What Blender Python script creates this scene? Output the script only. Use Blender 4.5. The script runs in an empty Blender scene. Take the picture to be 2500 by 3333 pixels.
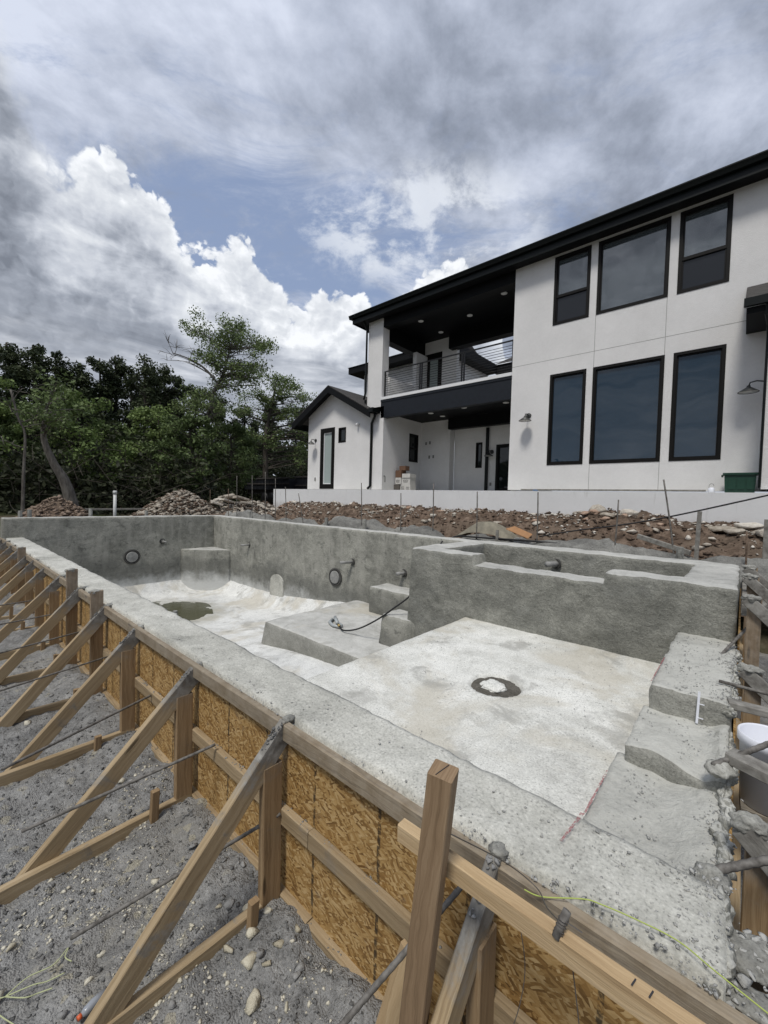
import bpy, bmesh, math, random
import numpy as np
from mathutils import Vector, Matrix, noise
from math import radians, sin, cos, pi, sqrt

random.seed(7); RNG = np.random.default_rng(7)
sc = bpy.context.scene
C = sc.collection
PI = pi

# ------------------------------------------------------------------ camera
cam = bpy.data.cameras.new('camera'); co = bpy.data.objects.new('camera', cam); C.objects.link(co)
yaw, pitch, roll = 2.41951049 - pi, -0.0314397889, 0.0280542907
f = Vector((sin(yaw)*cos(pitch), cos(yaw)*cos(pitch), sin(pitch)))
r = f.cross(Vector((0, 0, 1))).normalized(); u = r.cross(f)
r2 = r*cos(roll) + u*sin(roll); u2 = -r*sin(roll) + u*cos(roll)
co.matrix_world = Matrix((r2, u2, -f)).transposed().to_4x4()
cam.sensor_fit = 'HORIZONTAL'; cam.sensor_width = 36
cam.lens = 1325.83/2500*36
cam.clip_start = 0.05; cam.clip_end = 1500
sc.camera = co
sc.view_settings.view_transform = 'Standard'; sc.view_settings.look = 'None'
sc.view_settings.gamma = 1; sc.view_settings.use_curve_mapping = False
sc.view_settings.exposure = 0.70
sc.cycles.max_bounces = 5; sc.cycles.diffuse_bounces = 3; sc.cycles.glossy_bounces = 2; sc.cycles.transmission_bounces = 2; sc.cycles.transparent_max_bounces = 4

# ------------------------------------------------------------------ world
SUN_EL, SUN_AZ = radians(60), radians(168)      # azimuth from +Y, negative = left
w = bpy.data.worlds.new('World'); sc.world = w; w.use_nodes = True
nt = w.node_tree; nt.nodes.clear()
class N:
    """tiny node-expression helper"""
    def __init__(s, tree): s.t = tree
    def n(s, typ, **kw):
        o = s.t.nodes.new(typ)
        for k, v in kw.items():
            if k == 'inp':
                for a, b in v.items(): s.set(o, a, b)
            else: setattr(o, k, v)
        return o
    def set(s, o, a, b):
        i = o.inputs[a]
        if isinstance(b, bpy.types.NodeSocket): s.t.links.new(b, i)
        elif isinstance(b, bpy.types.Node): s.t.links.new(b.outputs[0], i)
        else: i.default_value = b
    def m(s, op, *a, clamp=False):
        o = s.n('ShaderNodeMath', operation=op); o.use_clamp = clamp
        for i, x in enumerate(a): s.set(o, i, x)
        return o.outputs[0]
    def sm(s, x, lo, hi, a=0.0, b=1.0):
        o = s.n('ShaderNodeMapRange', interpolation_type='SMOOTHSTEP')
        for k, v in zip(('Value', 'From Min', 'From Max', 'To Min', 'To Max'), (x, lo, hi, a, b)): s.set(o, k, v)
        return o.outputs[0]
    def lin(s, x, lo, hi, a=0.0, b=1.0, clamp=True):
        o = s.n('ShaderNodeMapRange'); o.clamp = clamp
        for k, v in zip(('Value', 'From Min', 'From Max', 'To Min', 'To Max'), (x, lo, hi, a, b)): s.set(o, k, v)
        return o.outputs[0]
    def mix(s, fac, a, b, blend='MIX'):
        o = s.n('ShaderNodeMix', data_type='RGBA', blend_type=blend)
        s.set(o, 0, fac); s.set(o, 6, a); s.set(o, 7, b)
        return o.outputs[2]
    def vec(s, x, y, z):
        o = s.n('ShaderNodeCombineXYZ'); s.set(o, 0, x); s.set(o, 1, y); s.set(o, 2, z); return o.outputs[0]
    def vm(s, op, a, b):
        o = s.n('ShaderNodeVectorMath', operation=op); s.set(o, 0, a); s.set(o, 1, b); return o.outputs[0]
    def noise(s, v, scale, detail=6, rough=.55, dist=0.0, lac=2.0, dim='3D'):
        o = s.n('ShaderNodeTexNoise', noise_dimensions=dim)
        if v is not None: s.set(o, 'Vector', v)
        for k, x in (('Scale', scale), ('Detail', detail), ('Roughness', rough), ('Distortion', dist), ('Lacunarity', lac)): s.set(o, k, x)
        return o.outputs[0]
    def vor(s, v, scale, feature='F1', out=0, rand=1.0, smooth=None):
        o = s.n('ShaderNodeTexVoronoi', feature=feature)
        if v is not None: s.set(o, 'Vector', v)
        s.set(o, 'Scale', scale); s.set(o, 'Randomness', rand)
        if smooth is not None: s.set(o, 'Smoothness', smooth)
        return o.outputs[out]
    def ramp(s, x, stops, interp='LINEAR'):
        o = s.n('ShaderNodeValToRGB'); s.set(o, 0, x); e = o.color_ramp.elements; o.color_ramp.interpolation = interp
        while len(e) < len(stops): e.new(0.5)
        for i, (p, c) in enumerate(stops):
            e[i].position = p; e[i].color = (*c, 1) if len(c) == 3 else c
        return o.outputs[0]

g = N(nt)
tc = g.n('ShaderNodeTexCoord').outputs['Generated']
sp = g.n('ShaderNodeSeparateXYZ', inp={0: tc}); dx, dy, dz = sp.outputs
DEG = 57.29578
az = g.m('MULTIPLY', g.m('ARCTAN2', dx, dy), DEG)
el = g.m('MULTIPLY', g.m('ARCSINE', dz), DEG)
sky = g.n('ShaderNodeTexSky', sky_type='NISHITA', sun_disc=False, sun_elevation=SUN_EL, sun_rotation=SUN_AZ,
          altitude=300, air_density=1.2, dust_density=1.5, ozone_density=1.5)
STR = 0.1
# upper stratocumulus sheet, mapped on a plane above the ground
zc = g.m('ADD', g.m('MAXIMUM', dz, 0.0), 0.12)
pl = g.vec(g.m('DIVIDE', dx, zc), g.m('DIVIDE', dy, zc), 0.0)
plr = g.n('ShaderNodeMapping', vector_type='POINT', inp={'Vector': pl, 'Rotation': (0, 0, radians(-35)), 'Scale': (1.0, .86, 1)}).outputs[0]
nb = g.noise(plr, 1.35, 4, .55, .15)                       # big masses
nm = g.noise(g.vm('ADD', plr, (7.3, 2.1, 0)), 4.2, 7, .62, .12)   # texture
tex = g.m('ADD', g.m('MULTIPLY', nb, .60), g.m('MULTIPLY', nm, .48))
tex = g.m('ADD', tex, g.m('ADD', g.sm(az, -20.0, -62.0, -.02, .06), 0.0))
sheet = g.ramp(tex, [(.41, (.125, .142, .176)), (.495, (.205, .229, .282)), (.575, (.31, .340, .410)), (.67, (.44, .472, .55))])
# thinner towards the middle of the sky where blue shows
gapc = g.m('ADD', g.m('POWER', g.m('DIVIDE', g.m('ADD', az, 55.0), 24.0), 2.0), g.m('POWER', g.m('DIVIDE', g.m('SUBTRACT', el, 30.5), 7.5), 2.0))
gap = g.m('MULTIPLY', g.sm(gapc, 1.6, .1), 1.0)
gn = g.noise(g.vm('MULTIPLY', g.vm('ADD', plr, (1.7, 9.2, 0)), (1.0, 1.7, 1)), 2.3, 7, .70, .7)
cover = g.sm(g.m('SUBTRACT', g.m('ADD', gn, .16), g.m('MULTIPLY', gap, .30)), .33, .66)
blue = g.mix(.72, g.mix(1.0, sky, (STR,)*3+(1,), 'MULTIPLY'), (.18, .22, .32, 1))   # thin high veil over the blue
col = g.mix(g.m('MULTIPLY', cover, .96), blue, sheet)
# bright broken patches right of the gap
bp = g.noise(g.vec(g.m('MULTIPLY', az, .05), g.m('MULTIPLY', el, .085), 3.3), 2.4, 9, .64, .25)
bpm = g.m('ADD', g.m('POWER', g.m('DIVIDE', g.m('ADD', az, 38.0), 17.0), 2.0), g.m('POWER', g.m('DIVIDE', g.m('SUBTRACT', el, 33.0), 6.0), 2.0))
bright = g.m('MULTIPLY', g.sm(bp, .43, .60), g.sm(bpm, 1.5, .2))
col = g.mix(g.m('MULTIPLY', bright, .75), col, (.52, .545, .585, 1))
# cumulus bank: outline of its tops over azimuth, cauliflower relief inside
fc = g.n('ShaderNodeFloatCurve'); g.set(fc, 'Value', g.lin(az, -110, -10, 0, 1))
pts = [(-110, 39), (-95, 45), (-88, 42.5), (-85, 39.5), (-82.5, 35.8), (-80, 31.8), (-78.8, 32.8), (-76.6, 34.2), (-74.4, 33.6), (-71.2, 32.4), (-69.4, 31.0), (-67.6, 28.2), (-65, 28.4), (-62, 30.0), (-60.3, 30.2), (-59.0, 28.4), (-56.6, 26.4), (-54.2, 24.6), (-50, 26.2), (-45.5, 26.2), (-42, 25.0), (-38.5, 27.6), (-35, 29.4), (-31.5, 29.8), (-28, 27), (-24, 18), (-10, 14)]
cv = fc.mapping.curves[0]
for i, (a, e) in enumerate(pts):
    x, y = (a+110)/100, e/50
    if i == 0: cv.points[0].location = (x, y)
    elif i == len(pts)-1: cv.points[-1].location = (x, y)
    else: cv.points.new(x, y)
fc.mapping.update()
h = g.m('MULTIPLY', fc.outputs[0], 50.0)
ae = g.vec(g.m('MULTIPLY', az, .1), g.m('MULTIPLY', el, .12), 0.0)
wn = g.n('ShaderNodeTexNoise', inp={'Vector': ae, 'Scale': 3.0, 'Detail': 4.0, 'Roughness': .6}).outputs[1]
aew = g.vm('ADD', ae, g.vm('MULTIPLY', g.vm('SUBTRACT', wn, (.5, .5, .5)), (.30, .30, 0)))
def puffs(v, n=3):
    out = 0.0
    for sc_, am in ((2.4, 1.0), (5.6, .5), (12.5, .25))[:n]:
        o = g.n('ShaderNodeTexVoronoi', voronoi_dimensions='2D', inp={'Vector': v, 'Scale': sc_}).outputs[0]
        out = g.m('ADD', out, g.m('MULTIPLY', g.m('POWER', o, 1.6), am))
    return out
q0 = puffs(aew); q1 = puffs(g.vm('ADD', aew, (-.045, .085, 0)))
fn = g.noise(aew, 7, 6, .62, dim='2D')
s = g.m('ADD', g.m('SUBTRACT', h, el), g.m('ADD', g.m('MULTIPLY', g.m('SUBTRACT', .42, q0), 3.0), g.m('MULTIPLY', g.m('SUBTRACT', fn, .5), 1.8)))
dark = g.sm(az, -76.0, -84.0)                       # the bank at the left is a darker grey
cmask = g.sm(s, 0.0, g.m('ADD', .75, g.m('MULTIPLY', dark, 3.0)))
rel = g.m('SUBTRACT', q1, q0)
low = g.noise(g.vec(g.m('MULTIPLY', az, .055), g.m('MULTIPLY', el, .12), 5.1), 1.7, 7, .56, .4)
deep = g.m('ADD', g.m('ADD', g.m('DIVIDE', s, 18.0), g.m('MULTIPLY', g.m('SUBTRACT', low, .5), 1.9)), g.m('MULTIPLY', dark, .36))
val = g.m('ADD', g.m('ADD', g.sm(deep, -.1, 1.0, .98, .16), g.m('MULTIPLY', rel, .34)), g.m('MULTIPLY', g.m('SUBTRACT', fn, .5), .35))
ccol = g.ramp(val, [(.0, (.13, .145, .175)), (.28, (.215, .235, .275)), (.58, (.36, .382, .425)), (.84, (.48, .50, .53)), (1.0, (.595, .61, .635))])
# streaky lower deck
st = g.n('ShaderNodeMapping', inp={'Vector': ae, 'Rotation': (0, 0, radians(-24)), 'Scale': (.30, 1.35, 1)}).outputs[0]
sn = g.noise(st, 2.0, 8, .60, .6)
scol = g.ramp(sn, [(.32, (.135, .15, .18)), (.46, (.225, .245, .285)), (.57, (.35, .37, .41)), (.70, (.58, .595, .63))])
edge = g.m('ADD', 16.5, g.m('MULTIPLY', g.m('SUBTRACT', low, .5), 18.0))
ccol = g.mix(g.sm(g.m('SUBTRACT', edge, el), -4.0, 4.0), ccol, scol)
lowfade = g.sm(el, 15.0, 5.0, 0, .55)
ccol = g.mix(lowfade, ccol, (.38, .405, .455, 1))
col = g.mix(cmask, col, ccol)
bg = g.n('ShaderNodeBackground', inp={'Strength': STR, 'Color': g.mix(1.0, col, (1/STR,)*3+(1,), 'MULTIPLY')})
wo = g.n('ShaderNodeOutputWorld', inp={'Surface': bg.outputs[0]})

sd = bpy.data.lights.new('sun', 'SUN'); so = bpy.data.objects.new('sun', sd); C.objects.link(so)
sd.energy = 1.5; sd.angle = radians(13); sd.color = (1, .955, .88)
sdir = Vector((sin(SUN_AZ)*cos(SUN_EL), cos(SUN_AZ)*cos(SUN_EL), sin(SUN_EL)))
so.rotation_euler = sdir.to_track_quat('Z', 'Y').to_euler()
so.location = (0, 0, 30)

# ------------------------------------------------------------------ materials
MATS = {}
def mat(name, build):
    m = bpy.data.materials.new(name); m.use_nodes = True
    t = m.node_tree; t.nodes.clear(); G = N(t)
    bs = G.n('ShaderNodeBsdfPrincipled'); out = G.n('ShaderNodeOutputMaterial', inp={'Surface': bs.outputs[0]})
    build(G, bs); MATS[name] = m
    return m
def OC(G): return G.n('ShaderNodeNewGeometry').outputs['Position']
def orand(G): return G.n('ShaderNodeObjectInfo').outputs['Random']
def bump(G, bs, h, dist, strength=1.0):
    b = G.n('ShaderNodeBump', inp={'Strength': strength, 'Distance': dist, 'Height': h}); G.set(bs, 'Normal', b.outputs[0])
def plain(name, c, rough=.6, metal=0.0, spec=.5, vary=0.0, ior=None):
    def b(G, bs):
        p = OC(G); n = G.noise(p, 9, 5, .6)
        k = G.mix(1.0, c+(1,), G.ramp(n, [(.3, (1-vary,)*3), (.7, (1+vary*.5,)*3)]), 'MULTIPLY') if vary else c+(1,)
        G.set(bs, 'Base Color', k); bs.inputs['Roughness'].default_value = rough; bs.inputs['Metallic'].default_value = metal
        bs.inputs['Specular IOR Level'].default_value = spec
        if ior: bs.inputs['IOR'].default_value = ior
    return mat(name, b)

def concrete(name, dark, mid, light, lump=.006, fine=.0025, stain=None, pits=True, dust_shade=0.0, top_col=(.52, .52, .495)):
    dark, mid, light = [(a, b_*.995, c*.955) for a, b_, c in (dark, mid, light)]
    def b(G, bs):
        p = OC(G)
        n1 = G.noise(p, 1.1, 7, .62, .4); n2 = G.noise(p, 7, 7, .65, .3); n3 = G.noise(p, 42, 5, .7)
        n4 = G.noise(G.vm('MULTIPLY', p, (1.0, 1.0, 1.7)), 3.6, 7, .68, .5)
        t = G.m('ADD', G.m('ADD', G.m('MULTIPLY', n1, .36), G.m('MULTIPLY', n4, .30)), G.m('ADD', G.m('MULTIPLY', n2, .22), G.m('MULTIPLY', n3, .20)))
        k = G.ramp(t, [(.41, dark), (.53, mid), (.64, light)])
        n5 = G.noise(p, 95, 3, .6)
        k = G.mix(1.0, k, G.ramp(n5, [(.30, (.62,)*3), (.47, (1.0,)*3), (.56, (1.0,)*3), (.72, (1.28,)*3)]), 'MULTIPLY')
        if pits:                                        # dark specks where the trowel tore the surface
            pt = G.sm(G.noise(G.vm('MULTIPLY', p, (1, 1, 1)), 26, 4, .6, .8), .66, .74)
            pm = G.sm(n2, .42, .6)
            k = G.mix(G.m('MULTIPLY', pt, G.m('MULTIPLY', pm, .65)), k, tuple(x*.62 for x in dark)+(1,))
        if stain: k = stain(G, p, k)
        if dust_shade:                                     # level faces paler: cement dust plus shade contrast painted into the colour
            nz = G.n('ShaderNodeSeparateXYZ', inp={0: G.n('ShaderNodeNewGeometry').outputs['True Normal']}).outputs[2]
            k = G.mix(G.m('MULTIPLY', G.sm(G.m('ADD', nz, G.m('MULTIPLY', G.m('SUBTRACT', n2, .5), .5)), .55, .9), dust_shade), k, (floor_stain(G, p, G.ramp(t, [(.41, (.34, .34, .32)), (.53, (.48, .48, .455)), (.64, (.60, .60, .575))])) if name == 'platform' else G.mix(1.0, top_col+(1,), G.ramp(t, [(.42, (.68,)*3), (.53, (1.0,)*3), (.64, (1.2,)*3)]), 'MULTIPLY')))
        G.set(bs, 'Base Color', k); bs.inputs['Roughness'].default_value = .9; bs.inputs['Specular IOR Level'].default_value = .25
        hh = G.m('ADD', G.m('ADD', G.m('MULTIPLY', G.noise(p, 13, 6, .62, .6), lump), G.m('MULTIPLY', n4, lump*.8)), G.m('MULTIPLY', n3, fine))
        bump(G, bs, hh, 1.0)
    return mat(name, b)

def sep(G, p): return G.n('ShaderNodeSeparateXYZ', inp={0: p}).outputs
def wall_stain(G, p, k):
    x, y, z = sep(G, p)
    st = G.noise(G.vm('MULTIPLY', p, (2.2, 2.2, .45)), 2.0, 6, .6)           # streaks running down
    k = G.mix(G.sm(st, .48, .64, 0, .6), k, (.35, .345, .31, 1))
    bl = G.noise(p, 5.5, 7, .7, .8); k = G.mix(G.sm(bl, .55, .66, 0, .55), k, (.075, .077, .07, 1)); k = G.mix(G.sm(bl, .42, .33, 0, .45), k, (.34, .335, .305, 1))
    wet = G.noise(p, .8, 5, .6)
    damp = G.sm(G.m('ADD', z, G.m('MULTIPLY', wet, 1.6)), -1.35, -.95, .55, 0.0)
    k = G.mix(damp, k, (.10, .103, .096, 1))
    dust = G.sm(G.m('ADD', z, G.m('MULTIPLY', G.noise(p, 3.2, 6, .65), .75)), -1.80, -2.30)
    return G.mix(G.m('MULTIPLY', dust, .85), k, (.60, .61, .60, 1))
concrete('shotcrete_wall', (.150, .151, .138), (.265, .266, .246), (.40, .398, .368), .014, .006, wall_stain, dust_shade=.8)
concrete('shotcrete_spa', (.122, .124, .115), (.215, .217, .201), (.335, .336, .312), .020, .008, lambda G, p, k: G.mix(G.m('MULTIPLY', G.sm(G.noise(p, 1.5, 6, .65), .5, .68), .35), k, (.27, .275, .26, 1)), dust_shade=.8)
concrete('shotcrete_top', (.29, .29, .272), (.465, .465, .44), (.61, .61, .585), .006, .004)
concrete('shotcrete_rough', (.15, .15, .139), (.25, .25, .233), (.36, .36, .338), .014, .009, None, True, .85, (.50, .50, .462))
def floor_stain(G, p, k):
    yel = G.sm(G.noise(p, .85, 6, .62, .6), .49, .64)
    k = G.mix(G.m('MULTIPLY', yel, .55), k, (.47, .43, .34, 1))
    k = G.mix(G.m('MULTIPLY', G.sm(G.noise(G.vm('ADD', p, (3, 8, 1)), 1.9, 7, .66, .5), .54, .66), .6), k, (.30, .295, .27, 1))
    sk = G.noise(G.vm('MULTIPLY', p, (9, 1.7, 3)), 1.6, 7, .68, .5)
    k = G.mix(G.sm(sk, .56, .70, 0, .45), k, (.40, .40, .385, 1))
    cr = G.sm(G.noise(p, 21, 3, .55, 1.5), .67, .73)
    return G.mix(G.m('MULTIPLY', cr, .6), k, (.2, .2, .19, 1))
concrete('platform', (.17, .17, .16), (.27, .27, .256), (.36, .36, .345), .010, .004, None, True, 1.0)
concrete('pale_floor', (.44, .44, .425), (.63, .635, .62), (.78, .785, .775), .004, .0025, floor_stain, pits=False)
def puddle_stain(G, p, k):
    x, y, z = sep(G, p)
    d = G.n('ShaderNodeVectorMath', operation='LENGTH', inp={0: G.vm('MULTIPLY', G.vm('SUBTRACT', p, (-10.2, 3.95, 0)), (.72, 1.0, 0))}).outputs[1]
    m = G.sm(G.m('ADD', d, G.m('MULTIPLY', G.noise(p, 2.3, 5, .6), .8)), 1.75, 1.25)
    return G.mix(G.m('MULTIPLY', m, .5), floor_stain(G, p, k), (.30, .29, .24, 1))
concrete('deep_floor', (.48, .49, .50), (.68, .69, .70), (.81, .82, .83), .004, .0025, puddle_stain, pits=False)
concrete('sump_brown', (.035, .032, .028), (.075, .07, .06), (.15, .14, .125), .02, .01)  # dark brown for the ring of the drain sump
concrete('grey_spoil', (.10, .10, .10), (.19, .19, .185), (.30, .30, .29), .03, .012)
concrete('spatter', (.15, .15, .145), (.28, .28, .268), (.43, .43, .41), .012, .006)

def ground_mat(G, bs):
    p = OC(G)
    n1 = G.noise(p, .9, 6, .6, .5); n2 = G.noise(p, 9, 8, .7, .5); v = G.vor(p, 55, 'F1'); v2 = G.vor(p, 24, 'F1', out=1)
    v2s = sep(G, v2)[0]
    t = G.m('ADD', G.m('ADD', G.m('MULTIPLY', n2, .36), G.m('MULTIPLY', n1, .34)), G.m('MULTIPLY', G.noise(p, 48, 4, .7), .30))
    k = G.ramp(t, [(.40, (.12, .12, .117)), (.5, (.245, .245, .24)), (.62, (.39, .39, .38))])
    k = G.mix(G.m('MULTIPLY', G.sm(n1, .54, .68), .35), k, (.16, .145, .115, 1))
    k = G.mix(G.m('MULTIPLY', G.m('MULTIPLY', G.sm(v2s, .92, .96), G.sm(n1, .50, .58)), .6), k, (.40, .37, .28, 1))
    G.set(bs, 'Base Color', k); bs.inputs['Roughness'].default_value = .95; bs.inputs['Specular IOR Level'].default_value = .2
    n6 = G.noise(p, 34, 5, .7); hh = G.m('ADD', G.m('ADD', G.m('MULTIPLY', n2, .016), G.m('MULTIPLY', n6, .014)), G.m('MULTIPLY', G.m('SUBTRACT', 1.0, G.vor(p, 120, 'F1')), .008))
    bump(G, bs, hh, 1.0)
mat('gravel_ground', ground_mat)
def soil_mat(G, bs):
    p = OC(G); n2 = G.noise(p, 6, 8, .68, .4); n1 = G.noise(p, .8, 4, .6)
    k = G.ramp(n2, [(.34, (.055, .040, .030)), (.5, (.135, .097, .072)), (.66, (.24, .182, .14))])
    k = G.mix(G.sm(n1, .5, .62, 0, .6), k, (.16, .125, .095, 1))
    G.set(bs, 'Base Color', k); bs.inputs['Roughness'].default_value = .95; bs.inputs['Specular IOR Level'].default_value = .15
    bump(G, bs, G.m('MULTIPLY', G.noise(p, 16, 6, .7), .04), 1.0)
mat('brown_soil', soil_mat)
def field_mat(G, bs):
    p = OC(G); n = G.noise(p, .35, 8, .65); n2 = G.noise(p, 5, 6, .65)
    k = G.ramp(n2, [(.3, (.045, .038, .026)), (.55, (.11, .092, .065)), (.7, (.17, .15, .115))])
    k = G.mix(G.sm(n, .47, .6, 0, .8), k, (.045, .06, .022, 1))
    G.set(bs, 'Base Color', k); bs.inputs['Roughness'].default_value = .95; bs.inputs['Specular IOR Level'].default_value = .1
    bump(G, bs, n2, .08)
mat('field', field_mat)

def rock_mat(name, a, b_, c):
    def f_(G, bs):
        p = OC(G); n = G.noise(p, 11, 7, .68, .3); rr = orand(G)
        k = G.ramp(G.m('ADD', G.m('MULTIPLY', n, .7), G.m('MULTIPLY', rr, .3)), [(.32, a), (.5, b_), (.68, c)])
        G.set(bs, 'Base Color', k); bs.inputs['Roughness'].default_value = .9; bs.inputs['Specular IOR Level'].default_value = .2
        bump(G, bs, G.noise(p, 40, 5, .65), .012)
    return mat(name, f_)
rock_mat('limestone', (.36, .325, .24), (.56, .525, .42), (.70, .67, .575))
rock_mat('pale_stone', (.26, .225, .18), (.47, .43, .37), (.66, .63, .57))
rock_mat('clod', (.065, .047, .036), (.15, .108, .08), (.29, .225, .175))
rock_mat('grey_crumb', (.11, .11, .108), (.21, .21, .206), (.34, .34, .332))
rock_mat('pale_crumb', (.22, .22, .21), (.35, .35, .335), (.47, .47, .45))

def wood_mat(name, a, b_, c, cement=0.0):
    def f_(G, bs):
        uv = G.n('ShaderNodeTexCoord').outputs['UV']; rr = orand(G); p = OC(G)
        ux, uy, _ = sep(G, uv)
        wob = G.noise(G.vec(G.m('MULTIPLY', ux, 2.2), G.m('MULTIPLY', uy, 5), G.m('MULTIPLY', rr, 30)), 1.0, 4, .6)
        gv = G.vec(G.m('MULTIPLY', ux, 1.3), G.m('ADD', G.m('MULTIPLY', uy, 70), G.m('MULTIPLY', wob, 7)), G.m('MULTIPLY', rr, 50))
        gr = G.noise(gv, 1.0, 5, .62, .2)
        gv2 = G.vec(G.m('MULTIPLY', ux, 5), G.m('MULTIPLY', uy, 330), rr)
        g2 = G.noise(gv2, 1.0, 3, .6)
        big = G.noise(G.vec(ux, G.m('MULTIPLY', uy, 4), G.m('MULTIPLY', rr, 90)), 1.6, 5, .6)
        t = G.m('ADD', G.m('MULTIPLY', gr, .55), G.m('ADD', G.m('MULTIPLY', g2, .2), G.m('MULTIPLY', big, .35)))
        k = G.ramp(t, [(.36, a), (.53, b_), (.72, c)])
        kn = G.vor(G.vec(G.m('MULTIPLY', ux, 1.9), G.m('MULTIPLY', uy, 11), G.m('MULTIPLY', rr, 40)), 1.0, 'F1')
        k = G.mix(G.sm(kn, .13, .06, 0, .8), k, tuple(x*.35 for x in a)+(1,))
        k = G.mix(G.m('MULTIPLY', G.sm(rr, .2, 1.0), .35), k, tuple(x*.72 for x in b_)+(1,))
        if cement:
            z = sep(G, p)[2]; cn = G.noise(p, 14, 6, .65, .4)
            cm = G.m('MAXIMUM', G.sm(G.m('ADD', z, G.m('MULTIPLY', cn, .35)), -1.24, -1.08), G.m('MULTIPLY', G.sm(G.noise(p, 4.5, 7, .68, .6), .57, .67), .7))
            k = G.mix(G.m('MULTIPLY', cm, cement), k, G.ramp(cn, [(.35, (.10, .10, .098)), (.65, (.30, .30, .285))]))
        G.set(bs, 'Base Color', k); bs.inputs['Roughness'].default_value = .75; bs.inputs['Specular IOR Level'].default_value = .3
        bump(G, bs, G.m('ADD', gr, G.m('MULTIPLY', g2, .4)), .0025)
    return mat(name, f_)
wood_mat('form_lumber', (.18, .128, .072), (.355, .268, .16), (.50, .40, .265), .9)
wood_mat('rail_lumber', (.15, .108, .062), (.31, .232, .138), (.45, .355, .23), .4)
wood_mat('stud_lumber', (.145, .095, .050), (.285, .195, .108), (.41, .30, .18), .4)
wood_mat('redwood_post', (.13, .085, .047), (.265, .180, .106), (.38, .275, .172))
wood_mat('fresh_pine', (.30, .20, .105), (.47, .34, .195), (.62, .48, .30))
wood_mat('grey_stake', (.14, .12, .095), (.26, .23, .185), (.36, .32, .26), .7)

def osb_mat(G, bs):
    p = OC(G); x, y, z = sep(G, p)
    along = G.m('ADD', x, G.m('MULTIPLY', y, 1.0))
    base = G.vec(along, z, 0.0)
    wv = G.n('ShaderNodeTexNoise', inp={'Vector': base, 'Scale': 6.0, 'Detail': 2.0}).outputs[1]
    basew = G.vm('ADD', base, G.vm('MULTIPLY', G.vm('SUBTRACT', wv, (.5, .5, .5)), (.012, .012, 0)))
    cols = []; hts = []
    for ang, sx, sy, o in ((14, 19, 98, 0), (-31, 22, 108, 3.1), (50, 20, 92, 7.7)):
        mp = G.n('ShaderNodeMapping', inp={'Vector': basew, 'Rotation': (0, 0, radians(ang)), 'Location': (o, o*1.7, 0), 'Scale': (1, 1, 1)}).outputs[0]
        mp = G.vm('MULTIPLY', mp, (sx, sy, 1))
        vo = G.n('ShaderNodeTexVoronoi', inp={'Vector': mp, 'Scale': 1.0, 'Randomness': 1.0}, voronoi_dimensions='2D')
        cols.append(sep(G, vo.outputs[1])); hts.append(vo.outputs[0])
    pick = cols[0][1]
    s1 = G.m('GREATER_THAN', pick, .42); s2 = G.m('GREATER_THAN', cols[1][2], .62)
    val = G.m('ADD', G.m('MULTIPLY', cols[0][0], s1), G.m('MULTIPLY', cols[1][0], G.m('SUBTRACT', 1.0, s1)))
    val = G.m('ADD', G.m('MULTIPLY', val, G.m('SUBTRACT', 1.0, s2)), G.m('MULTIPLY', cols[2][0], s2))
    n = G.noise(base, 3.0, 4, .6); fi = G.noise(G.vm('MULTIPLY', base, (40, 160, 1)), 1.0, 3, .6)
    t = G.m('ADD', G.m('ADD', G.m('MULTIPLY', val, .62), G.m('MULTIPLY', n, .3)), G.m('MULTIPLY', fi, .30))
    t = G.m('SUBTRACT', t, .06)
    k = G.ramp(t, [(.16, (.115, .058, .018)), (.42, (.295, .168, .054)), (.66, (.43, .275, .108)), (.92, (.56, .40, .20))])
    # nailing lines every 16 inches, sprayed by hand
    fx = G.m('ABSOLUTE', G.m('SUBTRACT', G.m('FRACT', G.m('DIVIDE', G.m('ADD', G.m('ADD', x, 8.578), G.m('MULTIPLY', G.m('SUBTRACT', G.noise(G.vec(0, 0, z), 3, 2, .5), .5), .02)), .407)), .5))
    ln = G.m('MULTIPLY', G.sm(fx, .026, .014), G.sm(G.noise(p, 45, 3, .6), .36, .55))
    k = G.mix(G.m('MULTIPLY', ln, .85), k, (.025, .02, .015, 1))
    k = G.mix(G.m('MULTIPLY', G.sm(G.noise(p, 5, 6, .66), .60, .72), .45), k, (.20, .185, .16, 1))
    G.set(bs, 'Base Color', k); bs.inputs['Roughness'].default_value = .6; bs.inputs['Specular IOR Level'].default_value = .35
    bump(G, bs, val, .003)
mat('osb', osb_mat)

def stucco(name, c, mott=.06, dirt=0.0):
    def f_(G, bs):
        p = OC(G); n = G.noise(p, 1.2, 6, .6); fi = G.noise(p, 70, 4, .7); n2 = G.noise(p, 14, 4, .6)
        t = G.m('ADD', G.m('MULTIPLY', n, .5), G.m('ADD', G.m('MULTIPLY', fi, .3), G.m('MULTIPLY', n2, .2)))
        k = G.mix(1.0, c+(1,), G.ramp(t, [(.35, (1-mott*1.6,)*3), (.65, (1+mott*.4,)*3)]), 'MULTIPLY')
        if dirt:
            z = sep(G, p)[2]
            k = G.mix(G.m('MULTIPLY', G.sm(G.m('ADD', z, G.m('MULTIPLY', G.noise(p, 5, 6, .65), .5)), .12, -.3), dirt), k, (.34, .31, .27, 1))
            st = G.noise(G.vm('MULTIPLY', p, (3, 3, .5)), 2.2, 6, .6)
            k = G.mix(G.sm(st, .58, .72, 0, .35), k, (.50, .50, .49, 1))
        G.set(bs, 'Base Color', k); bs.inputs['Roughness'].default_value = .92; bs.inputs['Specular IOR Level'].default_value = .2
        bump(G, bs, fi, .012)
    return mat(name, f_)
stucco('white_stucco', (.82, .815, .81), .08); stucco('white_plaster_wall', (.78, .79, .80), .05, .6)
plain('joint_grey', (.36, .36, .35), .9)
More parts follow.
